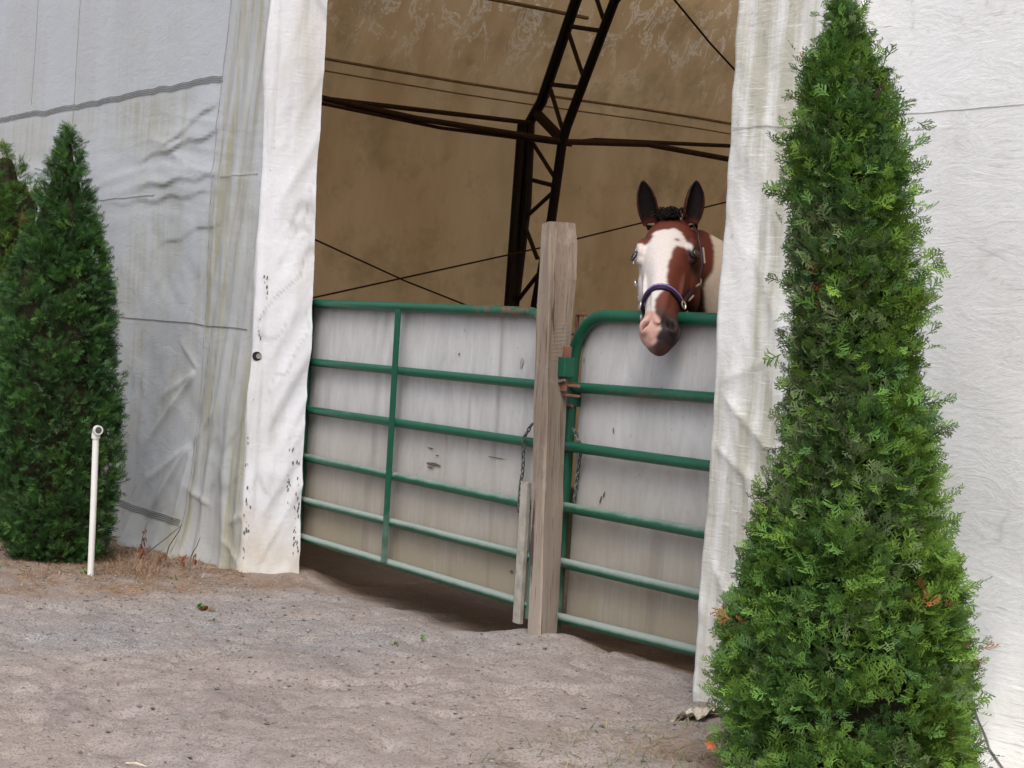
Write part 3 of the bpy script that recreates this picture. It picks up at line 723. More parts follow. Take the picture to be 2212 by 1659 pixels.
# knots and gouges in the boards
def gouge(par, pts, dark=(.10, .075, .06), nm='gouge'):
    mt_ = mat_plain('bare_wood', dark, .95)
    for (px_, py_, w, h, slant) in pts:
        c = P(px_, py_, 'Y', GATE_Y+.026)
        n = 12; V = [c+np.array(((w*(.8+.4*random.random())*math.cos(t)+slant*h*math.sin(t)), -.001, h*(.7+.6*random.random())*math.sin(t))) for t in np.linspace(0, 2*math.pi, n, endpoint=False)]
        m_ = MB(); m_.add(V+[c+np.array((0, -.002, 0))], [(k, (k+1) % n, n) for k in range(n)]); m_.build(nm, mt_, par, False)
gouge(bd, [(1127, 783, .013, .020, .2)], (.30, .26, .235), 'knot')
gouge(bd, [(936, 1003, .06, .008, 0), (930, 1010, .03, .004, 0), (930, 968, .025, .003, 0), (945, 984, .012, .003, 0), (1072, 989, .07, .002, 0), (992, 765, .006, .006, 0), (1105, 1235, .014, .006, 0), (1125, 1054, .012, .003, .3)])
# right gate --------------------------------------------------------
gr, tb = gate('short green tube gate with big rounded corner under the horse', -5.46, -4.16, ZR_L, 0, .2)
xl, xr = -5.445, -4.16
ZR_R = [(1.372, 1.378), (1.075, 1.097), (.832, .845), (.583, .597), (.355, .370), (.128, .170)]
arc = [(xl+.20-.20*math.cos(a), GATE_Y, 1.372-.20+.20*math.sin(a)) for a in np.linspace(0, math.pi/2, 12)]
path = seg((xl-.012, GATE_Y, .07), (xl, GATE_Y, 1.17), 24)+arc+seg((xl+.21, GATE_Y, 1.372), (xr, GATE_Y, 1.378), 20)+seg((xr, GATE_Y, 1.378), (xr, GATE_Y, .15), 8)+[(xr, GATE_Y, .15)]
tb(path, .026, 'frame', lambda v: .4+.4*np.exp(-((v[:, 2]-.6)/.04)**2))
for k, (za, zb_) in enumerate(ZR_R[1:]):
    tb([(lerp(xl+(.01 if k == 0 else -.03), xr, t), GATE_Y-(.004 if k == 0 else .018), lerp(za, zb_, t)) for t in np.linspace(0, 1, 24)], .0215,
       'rail', (lambda v: .35+.55*(v[:, 0] > -5.2)*(v[:, 2] < 1.09)) if k == 0 else (lambda v: .35+.6*np.exp(-((v[:, 0]+5.4)/.05)**2)))
bd2 = boards(gr, xl+.02, xr-.01, .135, 1.365, (), 60.)
gouge(bd2, [(1298, 1078, .004, .018, .3), (1305, 1068, .004, .012, .3), (1326, 838-6, .002, .006, 0), (1430, 840, .002, .008, 0), (1262, 778, .002, .010, 0), (1325, 930, .004, .012, -.2), (1296, 968, .004, .003, 0)])
# latch
b = MB(); c = P(1210, 792, 'Y', 3.975); b.box((c[0]+.012, 3.985, c[2]), (.075, .05, .080)); lt = b.build('latch_box', paint, gr, False, .004)
a = lt.data.attributes.new('rust', 'FLOAT', 'POINT'); a.data.foreach_set('value', np.full(len(lt.data.vertices), .55, np.float32))
b = MB(); b.box((c[0]+.012, 3.988, c[2]+.060), (.070, .012, .046)); b.box((c[0]+.004, 3.985, c[2]-.068), (.062, .012, .06)); b.box((c[0]+.06, 3.995, c[2]-.072), (.10, .010, .012)); b.box((c[0]+.06, 3.995, c[2]-.112), (.11, .012, .010)); b.build('latch_plate', rusty, lt, False, .002)
b = MB(); b.tube([(c[0]-.035, 3.972, c[2]-.060), (c[0]+.0, 3.968, c[2]-.064), (c[0]+.04, 3.972, c[2]-.050)], .007, 8); b.build('latch_pin', galv, lt)
b = MB(); b.box((xl-.0, GATE_Y, 1.045), (.062, .062, .10)); cl = b.build('clamp', paint, gr, False, .006)
a = cl.data.attributes.new('rust', 'FLOAT', 'POINT'); a.data.foreach_set('value', np.full(len(cl.data.vertices), .75, np.float32))
for dz in (-.045, .045):
    b = MB(); b.tube([(xl-.04, GATE_Y-.03, 1.045+dz), (xl+.06, GATE_Y-.035, 1.045+dz)], .006, 6); b.build('clamp_bolt', rusty, cl)
b = MB(); c = P(1250, 690, 'Y', 4.16); b.tube([c+np.array((-.06, 0, -.06)), c+np.array((-.01, 0, -.06)), c+np.array((-.01, 0, .02)), c+np.array((.05, 0, .02))], .009, 6)
rb = b.build('hinge_rod', rusty, gr)
# chains
def chain(label, pts, n, r=.0030, lk=.0155, wd=.0085):
    pts = [np.array(p) for p in pts]; L = [0]
    for a_, c_ in zip(pts[:-1], pts[1:]): L.append(L[-1]+np.linalg.norm(c_-a_))
    root = None; mb = MB()
    for i in range(n):
        s = L[-1]*(i+.5)/n; k = min(np.searchsorted(L, s)-1, len(pts)-2); k = max(k, 0); t = (s-L[k])/(L[k+1]-L[k]); p = pts[k]+(pts[k+1]-pts[k])*t
        d = (pts[k+1]-pts[k]); d = d/np.linalg.norm(d); sidev = np.cross(d, (0, 1, 0)) if i % 2 else np.cross(d, (1, .3, 0)); sidev = sidev/np.linalg.norm(sidev)
        loop = [p+d*lk*math.cos(a_)+sidev*wd*math.sin(a_) for a_ in np.linspace(0, 2*math.pi, 12, endpoint=False)]
        mb.tube(loop, r, 5, closed=True)
    o = mb.build('chain', mat_plain('old_galvanised_chain', (.11, .13, .12), .55, .6), None); tag(o, label, 'chain', 'chains hanging on the gates'); return o
q = lambda x, y, yy=4.05: P(x, y, 'Y', yy)
chain('rusty chain dangling from the end of the long gate, left of the post', [q(1150, 915), q(1138, 935), q(1131, 950), q(1130, 1010), q(1124, 1050), q(1121, 1105)], 17)
chain('rusty chain hanging behind the upright of the short gate, right of the post', [q(1238, 925, 4.07), q(1248, 945, 4.07), q(1256, 965, 4.075), q(1250, 1010, 4.1), q(1240, 1085, 4.1)], 15)

# ================================================================== THUJAS
def spray_templates(n, seed, w=.050, sub=True):
    R = np.random.default_rng(seed); out = []
    for _ in range(n):
        quads = []
        def quad(p, q, w0, w1):
            p = np.array(p); q = np.array(q); d = q-p; nn = np.array((-d[1], d[0], 0)); nn = nn/(np.linalg.norm(nn)+1e-9)
            quads.append([p-nn*w0, p+nn*w0, q+nn*w1, q-nn*w1])
        bend = R.uniform(-.12, .12)
        ax = lambda t: (t, bend*math.sin(t*2), -.18*t*t)
        quad(ax(0), ax(.5), w*.5, w*.55); quad(ax(.5), ax(1), w*.5, w*.25)
        t = .16; sgn = 1
        while t < .95:
            ln = (.52*(1-t)**.7+.10)*R.uniform(.75, 1.2); a = R.uniform(35, 55)*sgn
            b0 = np.array(ax(t)); d = np.array((math.cos(rad(a)), math.sin(rad(a)), -.25)); b1 = b0+d*ln
            quad(b0, b1, w*.55, w*.3)
            if sub:
                for tt in (.35, .62, .85):
                    if R.random() < .85 and ln > .18:
                        a2 = a+R.choice((-1, 1))*R.uniform(30, 50); c0 = b0+d*ln*tt; d2 = np.array((math.cos(rad(a2)), math.sin(rad(a2)), -.2))
                        quad(c0, c0+d2*ln*.42, w*.5, w*.3)
            t += R.uniform(.09, .15); sgn = -sgn
        out.append(np.array(quads))          # nq,4,3
    return out
leaf_m = mat_tint('thuja_foliage', .6, .17, 0, .2)
bark = mat_plain('bark', (.075, .048, .035), .95, 0, .4, 60)
def thuja(label, base, top, radius_fn, nclump, per, size, palette, seed, dens_core=.8, templ_sub=True, clump_r=.085, dead=.01, group='thujas in front of the tarp wall', elev=(10, 60), patch=None):
    R = np.random.default_rng(seed); H_ = top[2]-base[2]
    root = empty('thuja', tuple(base)); tag(root, label, 'tree', group)
    axis = lambda h: np.array(base)+(np.array(top)-np.array(base))*h
    T = spray_templates(9, seed, .066, templ_sub); MQ = []; COL = []
    pal = np.array([p[0] for p in palette]); pw = np.array([p[1] for p in palette]); pw = pw/pw.sum()
    k = 0; inv = []
    hs = np.linspace(0, 1, 400); area = np.array([np.mean([radius_fn(h, a) for a in np.linspace(0, 6.28, 8)]) for h in hs])+.02; cdf = np.cumsum(area); cdf /= cdf[-1]
    for ci in range(nclump):
        h = float(np.interp(R.random(), cdf, hs)); ang = R.uniform(0, 2*math.pi)
        rr = radius_fn(h, ang); depth = R.choice((1.0, .93, .82, .62), p=(.42, .28, .2, .1))
        outd = np.array((math.cos(ang), math.sin(ang), 0)); c = axis(h)+outd*max(rr-clump_r*.75, rr*.35)*depth
        base_t = pal[R.choice(len(pal), p=pw)]*R.uniform(.82, 1.3)
        if patch: base_t = patch(base_t, h, math.cos(ang-angR), R)
        cr = clump_r*R.uniform(.7, 1.25)*min(1, .45+rr/.25); isdead = R.random() < dead
        tiltc = R.uniform(*elev)
        for j in range(per):
            # directions over the outer half of the clump
            a2 = ang+R.normal(0, .75); el = rad(tiltc+R.normal(0, 24)); d = np.array((math.cos(a2)*math.cos(el), math.sin(a2)*math.cos(el), math.sin(el)))
            p0 = c+d*cr*R.uniform(-.15, .45)+R.normal(0, cr*.30, 3)
            s = size*R.uniform(.65, 1.3)*min(1, .55+rr/.3)
            roll = R.uniform(0, 2*math.pi) if R.random() < .35 else R.normal(0, .6)
            sdv = np.cross(d, ZZ); sdv = sdv/(np.linalg.norm(sdv)+1e-9); n_ = np.cross(sdv, d)
            y_ = sdv*math.cos(roll)+n_*math.sin(roll); z_ = np.cross(d, y_)
            t = T[R.integers(len(T))]; W = p0+s*(t[..., 0:1]*d+t[..., 1:2]*y_+t[..., 2:3]*z_)
            MQ.append(W.reshape(-1, 3)); colr = base_t*R.uniform(.85, 1.18)
            if isdead and R.random() < .45: colr = np.array((.26, .115, .045))*R.uniform(.6, 1.3)
            cc = np.tile(colr, (len(t), 4, 1))*(.85+.35*R.random((len(t), 1, 1)))
            COL.append(cc.reshape(-1, 3))
    V = np.concatenate(MQ); Cc = np.concatenate(COL)
    V[:, 2] = np.maximum(V[:, 2], ground_base(V[:, 0], V[:, 1])+.004)
    F = np.arange(len(V)).reshape(-1, 4)
    cr_ = mesh('crown', V, F, leaf_m, root, False, cols=Cc)
    # solid dark twig-coloured core, added to block light inside the bush
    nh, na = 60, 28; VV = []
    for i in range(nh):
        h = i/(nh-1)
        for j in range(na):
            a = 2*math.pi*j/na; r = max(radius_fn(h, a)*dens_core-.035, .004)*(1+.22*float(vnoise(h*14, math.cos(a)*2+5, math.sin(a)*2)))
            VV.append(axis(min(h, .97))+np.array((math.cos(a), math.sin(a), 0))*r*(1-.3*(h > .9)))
    mesh('dark_twig_core', np.array(VV), gridfaces(nh, na, True), core_m, root, False)
    b = MB(); b.tube([axis(0)-np.array((0, 0, .05)), axis(.3), axis(.6), axis(.96)], [.045, .032, .02, .006], 8); tr = b.build('trunk', bark, root)
    for k in range(40):
        b = MB()
        h = R.uniform(.05, .85); a = R.uniform(0, 6.28); rr = radius_fn(h, a)*.85; p = axis(h); d = np.array((math.cos(a), math.sin(a), 0))
        b.tube([p, p+d*rr*.5+ZZ*.05, p+d*rr+ZZ*.14], [.009, .006, .002], 5); b.build('limb', bark, root)
    return root
tm = Mat('dark_core', .95, .1); tn = tm.noise(70, 5, .8)
tm.color(tm.ramp(tn, [(.35, (.018, .018, .010)), (.6, (.05, .045, .025)), (.75, (.03, .07, .02))])); tm.bump(tn, 1., .03); core_m = tm.m

# outline read from the photo: (row, left, right) at the tree's own distance
def outline(rows, py, depthY, xc):
    """returns h -> (left radius, right radius) in metres"""
    H0 = P(xc, rows[-1][0], 'Y', depthY); out = []
    for (y, l, r_) in rows:
        a = P(xc, y, 'Y', depthY); dep = np.dot(a-CAM, FW); xa = CX+FPX*np.dot(a-CAM, RT)/dep
        out.append((a[2], (xc_line(y)-l)*dep/FPX, (r_-xc_line(y))*dep/FPX))
    return out
rowsR = [(5, 1816, 1836), (60, 1790, 1862), (120, 1765, 1888), (180, 1718, 1918), (250, 1712, 1942), (300, 1688, 1946), (350, 1660, 1955), (400, 1672, 1966), (450, 1700, 1975), (500, 1706, 1985), (560, 1708, 2018),
         (620, 1700, 2025), (680, 1698, 1992), (740, 1700, 2012), (800, 1705, 2012), (860, 1704, 2005), (920, 1694, 2050), (1000, 1684, 2056), (1060, 1660, 2070), (1120, 1618, 2078), (1200, 1598, 2082), (1300, 1572, 2092), (1400, 1550, 2108), (1500, 1520, 2116), (1600, 1505, 2108), (1750, 1530, 2080)]
treeY = 3.22
topR = P(1822, 0, 'Y', treeY); botR = P(1806, 1745, 'Y', treeY); botR[2] = float(ground_base(botR[0], botR[1]))-.02
def xline(y): return 1822+(1806-1822)*(y/1745)
hsR = []; lR = []; rR = []
for (y, l, r_) in rowsR[::-1]:
    a = P(xline(y), y, 'Y', treeY); dep = float(np.dot(a-CAM, FW)); hsR.append((a[2]-botR[2])/(topR[2]-botR[2])); lR.append((xline(y)-l)*dep/FPX); rR.append((r_-xline(y))*dep/FPX)
angR = math.atan2(R0[1], R0[0])
def radR(h, a):
    h = min(max(h, 0), 1); l = np.interp(h, hsR, lR); r_ = np.interp(h, hsR, rR); k = .5+.5*math.cos(a-angR)
    return float((l*(1-k)+r_*k)*(1+.17*float(vnoise(h*17, math.cos(a)*2.0+3, math.sin(a)*2.0))))*.92
def patchR(c, h, side, R):
    """the left middle of this bush has older grey green foliage, the right side fresh growth"""
    if .32 < h < .72 and side < .25 and R.random() < .5: return np.array((.14, .19, .085))*R.uniform(.7, 1.15)
    if side > .45 and R.random() < .5: return np.array((.12, .215, .032))*R.uniform(.75, 1.1)
    return c
greens = [((.13, .235, .042), 3), ((.090, .185, .040), 4), ((.062, .130, .040), 2.0), ((.120, .175, .07), 1.5), ((.13, .23, .04), .8)]
thuja('tall thuja with bright green sprays and rusty dead tips standing right of the doorway', botR, topR, radR, 1600, 21, .041, greens, 5, .72, True, .080, .010, patch=patchR, elev=(-5, 50))
# left pair
trL_base = P(112, 1200, 'Z', -.08); 
YL = 3.05; topL = P(145, 272, 'Y', YL); botL = P(112, 1205, 'Y', YL); botL[2] = float(ground_base(botL[0], botL[1]))
rowsL = [(275, 138, 152), (300, 120, 175), (350, 104, 188), (400, 86, 198), (450, 68, 212), (500, 50, 226), (560, 30, 240), (620, 12, 246), (680, 0, 250), (760, -14, 256), (850, -22, 264), (920, -26, 270), (1000, -26, 270), (1060, -22, 258), (1120, -10, 250), (1180, 0, 238), (1210, 20, 220)]
hsL = []; lL = []; rL = []
for (y, l, r_) in rowsL[::-1]:
    xl_ = 145+(112-145)*(y-272)/(1205-272); a = P(xl_, y, 'Y', YL); dep = float(np.dot(a-CAM, FW)); hsL.append((a[2]-botL[2])/(topL[2]-botL[2])); lL.append((xl_-l)*dep/FPX); rL.append((r_-xl_)*dep/FPX)
def radL(h, a):
    l = np.interp(h, hsL, lL); r_ = np.interp(h, hsL, rL); k = .5+.5*math.cos(a-angR)
    return float((l*(1-k)+r_*k)*(1+.05*float(vnoise(h*14, math.cos(a)*2+3, math.sin(a)*2))))*.96
dark = [((.045, .110, .032), 4), ((.033, .080, .026), 3), ((.065, .15, .032), 2), ((.05, .085, .038), 1)]
thuja('dark green trimmed cone shaped thuja behind the white standpipe', botL, topL, radL, 1700, 14, .043, dark, 9, .80, False, .050, .0, elev=(5, 45))
topM = P(15, 318, 'Y', 3.10); dM = (topM-CAM)
topM = P(12, 316, 'Y', 3.2); botM = np.array((topM[0]+.05, 3.2, -.12))
rad_M = lambda h, a: float(np.interp(h, [0, .15, .4, .7, .85, .95, 1], [.40, .48, .47, .38, .27, .15, .03]))*(1+.08*float(vnoise(h*14, math.cos(a)*2+9, math.sin(a)*2)))
yel = [((.095, .15, .024), 3), ((.055, .12, .026), 4), ((.13, .16, .03), 1.3), ((.15, .085, .03), .45)]
thuja('yellowish browned thuja at the far left edge, half hidden by the dark one', botM, topM, rad_M, 1000, 14, .048, yel, 13, .78, False, .055, .012, elev=(5, 50))

# ================================================================== STANDPIPE
sp = empty('standpipe', tuple(P(196, 1232, 'Y', 2.98))); sp.location[2] = float(ground_z(sp.location[0], sp.location[1]))
tag(sp, 'white plastic standpipe with elbow rising from dry litter beside the dark thuja', 'pipe')
pvc = mat_plain('white_pvc', (.62, .63, .61), .35, 0, .08, 8)
tpv = P(207, 945, 'Y', 2.98); bs = np.array(sp.location)
b = MB(); b.tube([bs-np.array((0, 0, .03)), (bs+tpv)/2+np.array((.003, 0, 0)), tpv], .0155, 16); b.build('pipe', pvc, sp)
tu = (tpv-bs)/np.linalg.norm(tpv-bs); e = tpv+tu*.0
dirr = R0*.5-F0*.75; dirr /= np.linalg.norm(dirr)
b = MB(); b.tube([e-tu*.005, e+tu*.018], .021, 16); b.tube([e+tu*.012, e+tu*.026+dirr*.002, e+tu*.036+dirr*.010, e+tu*.038+dirr*.022], .0195, 16); b.build('elbow', pvc, sp)
b = MB(); m0 = e+tu*.038+dirr*.016; b.tube([m0, m0+dirr*.018], .0235, 18); b.build('socket', pvc, sp)
b = MB(); b.tube([m0+dirr*.0175, m0+dirr*.0188], .0165, 18); b.build('opening', mat_plain('pipe_inside', (.08, .085, .085), .8), sp)

# ================================================================== HORSE
VOX = .0052
DP0 = DP(1448, 470, 6.52); DP1 = DP(1416, 757, 6.10)
HS = DP1-DP0; HL = np.linalg.norm(HS); HS = HS/HL; SC = HL/.665
N0 = -FW; N0 = N0-HS*N0.dot(HS); N0 /= np.linalg.norm(N0)
T0 = np.cross(N0, HS); T0 = T0 if T0.dot(RT) > 0 else -T0
YAW = rad(16); HN = N0*math.cos(YAW)-T0*math.sin(YAW); HT = T0*math.cos(YAW)+N0*math.sin(YAW)
QK = .765
def qs(s): return s if s < .42 else .42+(s-.42)*QK
def hp(s, t, n): return DP0+HS*qs(s)*SC+HT*t*SC+HN*n*SC
def unq(s): return np.where(s < .42, s, .42+(s-.42)/QK)
def to_head(V): D = (V-DP0)/SC; return unq(D@HS), D@HT, D@HN
SEC = np.array([  # s, dorsal, ventral, half width up / mid / low
 (-.03, -.035, -.15, .025, .045, .03), (0.00, .00, -.17, .055, .078, .05), (.05, .028, -.20, .086, .096, .06), (.12, .043, -.245, .104, .112, .062),
 (.18, .048, -.27, .108, .116, .06), (.24, .047, -.28, .090, .104, .055), (.30, .043, -.262, .070, .088, .048), (.36, .038, -.215, .058, .076, .042),
 (.42, .032, -.165, .050, .066, .038), (.48, .028, -.14, .047, .061, .040), (.53, .026, -.132, .057, .070, .050), (.58, .018, -.13, .069, .081, .057),
 (.62, .002, -.118, .059, .067, .043), (.65, -.022, -.110, .038, .045, .030), (.668, -.05, -.105, .024, .032, .022), (.676, -.07, -.095, .01, .015, .01)])
def sec(s): return [float(np.interp(s, SEC[:, 0], SEC[:, k])) for k in range(1, 6)]
def surf(s, phi, off=0.):
    """phi 0 = front of the face, +90 = the horse's left side"""
    nd, nv, wu, wm, wl_ = sec(s); nc = (nd*.55+nv*.45); c = math.cos(rad(phi)); sn = math.sin(rad(phi))
    n = nc+(nd-nc)*c if c > 0 else nc+(nc-nv)*c
    w = wm+(wu-wm)*max(c, 0)**1.0*1.0 if c > 0 else wm+(wl_-wm)*(-c)
    e_ = .80; t = w*(abs(sn)**e_)*(1 if sn >= 0 else -1); n = nc+(n-nc)*(abs(c)**(e_-1) if abs(c) > 1e-3 else 1)*1.0
    r = math.hypot(t, n-nc)+1e-6; return (s, t*(1+off/r), nc+(n-nc)*(1+off/r))
B = MB()
def loft(rings):
    n = len(rings[0]); V = [p for r_ in rings for p in r_]; F = [(i*n+k, i*n+(k+1) % n, (i+1)*n+(k+1) % n, (i+1)*n+k) for i in range(len(rings)-1) for k in range(n)]
    F += [tuple(range(n))[::-1], tuple((len(rings)-1)*n+k for k in range(n))]; B.add(V, F)
ss = np.linspace(-.03, .676, 40); loft([[hp(*surf(s, ph)) for ph in np.linspace(0, 360, 40, endpoint=False)] for s in ss])
def ball(c, r, ax=None, n=14):
    """ellipsoid; ax = three axis vectors"""
    ax = ax or (HS, HT, HN); V = []
    for i in range(n+1):
        th = math.pi*i/n
        for j in range(2*n):
            ph = math.pi*j/n; V.append(c+ax[0]*r[0]*math.cos(th)+ax[1]*r[1]*math.sin(th)*math.cos(ph)+ax[2]*r[2]*math.sin(th)*math.sin(ph))
    B.add(V, [(i*2*n+j, i*2*n+(j+1) % (2*n), (i+1)*2*n+(j+1) % (2*n), (i+1)*2*n+j) for i in range(n) for j in range(2*n)])
S_ = SC
for sg in (-1, 1):
    ball(hp(.165, sg*.095, .012), (.045*S_, .020*S_, .019*S_))         # brow
    ball(hp(.20, sg*.101, -.012), (.030*S_, .021*S_, .024*S_))          # socket rim
    ball(hp(.235, sg*.088, -.150), (.085*S_, .030*S_, .10*S_))         # round cheek
    ball(hp(.30, sg*.066, -.020), (.10*S_, .014*S_, .012*S_))          # cheek crest
    ball(hp(.585, sg*.050, -.012), (.034*S_, .022*S_, .030*S_))        # nostril wing
ball(hp(.40, 0, .022), (.16*S_, .036*S_, .016*S_)); ball(hp(.61, 0, -.100), (.034*S_, .030*S_, .018*S_)); ball(hp(.64, 0, -.055), (.026*S_, .038*S_, .032*S_))
# ears
def ear(sg):
    base = hp(.012, sg*.076, -.028); tip = DP(1388 if sg < 0 else 1505, 388, 6.47); up = tip-base; Lh = np.linalg.norm(up); up /= Lh
    fr = -FW+(RT*.25*-sg*-1 if sg > 0 else RT*-.10); fr = fr-up*fr.dot(up); fr /= np.linalg.norm(fr); si = np.cross(up, fr)
    rings = []
    for h in np.linspace(0, 1, 16):
        w = float(np.interp(h, [0, .15, .35, .55, .75, .9, 1], [.028, .036, .041, .040, .032, .018, .005]))*S_; th = .008*S_*(1-.35*h)
        c = base+up*Lh*h+fr*.012*math.sin(h*3.0)*S_; ring = []
        for a in np.linspace(-118, 118, 15): ring.append(c+si*w*math.sin(rad(a))-fr*w*.95*math.cos(rad(a))*.9)
        for a in np.linspace(112, -112, 15):
            wi = max(w-th, .0012); ring.append(c+si*wi*math.sin(rad(a))-fr*(wi*.95*math.cos(rad(a))*.9))
        rings.append(ring)
    loft(rings); return base, tip, fr, up
ears = [ear(-1), ear(1)]
# neck, trunk and legs; the body stands square to the gate, going into the barn
def ering(c, t, w, h, n=28, egg=0., upv=ZZ):
    t = np.array(t)/np.linalg.norm(t); u = np.array(upv)-t*np.dot(upv, t); u /= np.linalg.norm(u); s = np.cross(t, u); R_ = []
    for k in range(n):
        a = 2*math.pi*k/n; R_.append(np.array(c)+u*h*math.cos(a)+s*w*(1-egg*math.cos(a))*math.sin(a))
    return R_
def sweep(path):
    cs = [np.array(p[0]) for p in path]; R_ = []
    for i, p in enumerate(path):
        t = cs[min(i+1, len(cs)-1)]-cs[max(i-1, 0)]; R_.append(ering(cs[i], t, p[1], p[2], 28, p[3] if len(p) > 3 else 0.))
    loft(R_)
pol = hp(.05, 0, -.11); X0 = pol[0]; Y0 = pol[1]; Z0 = pol[2]
ctr = []
nk = [(0, 0, 0, .070, .085), (.02, .06, -.025, .078, .120), (.045, .15, -.095, .088, .155), (.06, .28, -.19, .100, .190), (.06, .43, -.27, .118, .23), (.05, .60, -.33, .145, .27), (.04, .78, -.42, .18, .30), (.03, .95, -.49, .20, .31)]
sweep([((X0+a, Y0+b_, Z0+c), w, h, .25) for a, b_, c, w, h in nk])
BX = X0+.03; bz = .0
tk = [(Y0+.62, 1.12, .13, .16), (Y0+.70, 1.13, .20, .25), (Y0+.85, 1.16, .245, .31), (Y0+1.05, 1.16, .27, .33), (Y0+1.35, 1.14, .30, .325), (Y0+1.65, 1.14, .31, .315), (Y0+1.9, 1.17, .285, .30), (Y0+2.1, 1.20, .265, .28), (Y0+2.28, 1.19, .21, .23), (Y0+2.36, 1.17, .12, .15)]
sweep([((BX, y, z), w, h, -.05) for y, z, w, h in tk])
GI = -.12
def leg(x, y, front):
    if front: pts = [((x, y, 1.05), .095, .13), ((x, y-.02, .85), .075, .095), ((x, y-.02, .68), .05, .058), ((x, y, .50), .042, .046), ((x, y+.005, .44), .040, .043), ((x, y, .38), .029, .032), ((x, y, .22), .026, .030), ((x, y-.01, .16), .034, .038), ((x, y-.05, .08), .030, .034), ((x, y-.07, .02), .045, .052), ((x, y-.085, GI+.07), .052, .060), ((x, y-.09, GI), .058, .068)]
    else: pts = [((x, y-.05, 1.10), .12, .20), ((x, y-.10, .90), .10, .17), ((x, y-.08, .75), .07, .11), ((x, y+.03, .60), .045, .062), ((x, y+.09, .48), .040, .055), ((x, y+.08, .42), .035, .045), ((x, y+.05, .30), .028, .034), ((x, y+.03, .16), .034, .038), ((x, y-.02, .07), .030, .034), ((x, y-.05, .02), .045, .052), ((x, y-.065, GI+.07), .052, .060), ((x, y-.07, GI), .058, .068)]
    R_ = [ering(c, (0, 0, -1), w, h, 20, 0, (0, 1, 0)) for c, w, h in pts]; loft(R_)
for sg in (-1, 1): leg(BX+sg*.15, Y0+.86, True); leg(BX+sg*.15, Y0+2.10, False)
tmp = B.build('tmp', None, None); md = tmp.modifiers.new('r', 'REMESH'); md.mode = 'VOXEL'; md.voxel_size = VOX; md.use_smooth_shade = True
sm = tmp.modifiers.new('s', 'SMOOTH'); sm.factor = .5; sm.iterations = 5
dg = bpy.context.evaluated_depsgraph_get(); ev = tmp.evaluated_get(dg); me = ev.to_mesh()
nv = len(me.vertices); V = np.zeros(nv*3, np.float32); me.vertices.foreach_get('co', V); V = V.reshape(-1, 3).astype(float)
nl = len(me.loops); li = np.zeros(nl, np.int32); me.loops.foreach_get('vertex_index', li); lt_ = np.zeros(len(me.polygons), np.int32); me.polygons.foreach_get('loop_total', lt_)
Fh = li.reshape(-1, 4) if (lt_ == 4).all() else None
if Fh is None:
    st = np.concatenate([[0], np.cumsum(lt_)[:-1]]); Fl = [tuple(li[a:a+k]) for a, k in zip(st, lt_)]
ev.to_mesh_clear(); bpy.data.objects.remove(tmp)
s, t, n = to_head(V)
inhead = (s > -.06) & (s < .72) & (np.abs(t) < .16) & (n > -.34) & (n < .12)
# nostrils pressed in, eyelid slits, mouth line
for sg in (-1, 1):
    a, b2 = rad(25*sg), 0
    ds = (s-.588); dt = (t-sg*.050); u = ds*math.cos(a)+dt*math.sin(a); w = -ds*math.sin(a)+dt*math.cos(a)
    k = np.exp(-((u/.026)**2+(w/(.015 if sg > 0 else .010))**2))*(n > -.06)*inhead; V -= (HN*.030*S_)[None]*k[:, None]+(HT*sg*.006*S_)[None]*k[:, None]
mk = np.exp(-((n+.082+.25*(s-.6))/.0045)**2)*sstep(.535, .56, s)*inhead; V -= (np.sign(t)*mk*.006)[:, None]*HT[None]*S_; V -= (mk*.004)[:, None]*HS[None]
for sg in (-1, 1):          # hollow above and below the eye
    k = np.exp(-(((s-.125)/.018)**2+((t-sg*.098)/.02)**2))*(n > -.09)*inhead; V -= (HT*sg*.007*S_)[None]*k[:, None]
    k = np.exp(-(((s-.33)/.05)**2+((t-sg*.055)/.014)**2))*(n > -.03)*inhead; V -= (HN*.006*S_)[None]*k[:, None]
# coat colours, painted in head coordinates
def inpoly(x, y, poly):
    r_ = np.zeros(x.shape, bool); m = len(poly)
    for i in range(m):
        x1, y1 = poly[i]; x2, y2 = poly[(i+1) % m]
        c = ((y1 > y) != (y2 > y)) & (x < (x2-x1)*(y-y1)/(y2-y1+1e-12)+x1); r_ ^= c
    return r_
def zp(zx, zy, n_=.035):
    X, Y = (1450+zx/3.3175)*.8848, (400+zy/3.3175)*.8848; d = ray(X, Y); o_ = DP0+HN*n_*SC; tt = np.dot(o_-CAM, HN)/np.dot(d, HN)
    p = CAM+d*tt-DP0; return (float(unq(p@HS/SC)), float(p@HT/SC))
wz = [(470, 560), (500, 540), (560, 532), (650, 515), (710, 540), (750, 610), (805, 650), (790, 672), (720, 655), (670, 670), (630, 710), (625, 770), (600, 820), (590, 900), (585, 980), (565, 1040), (530, 1070), (495, 1120), (492, 1190), (515, 1260), (545, 1310)]
white_poly = [zp(a, b_, .04 if b_ < 1000 else .025) for a, b_ in wz]
pink_tail = [zp(a, b_, .0) for a, b_ in ((520, 1360), (470, 1425), (430, 1440), (395, 1405))]
left_side = [(.60, -.2), (.155, -.2)]+[zp(a, b_) for a, b_ in ((350, 632), (400, 640), (440, 625), (480, 585))]
white_poly = white_poly+pink_tail+left_side
ns = .009*fbm(V[:, 0]*60, V[:, 1]*60, V[:, 2]*60, 3); n2 = .5+.5*fbm(V[:, 0]*25, V[:, 1]*25, V[:, 2]*25, 3)
wm_ = inpoly(s+ns, t+ns, white_poly) & inhead & (n > -.15)
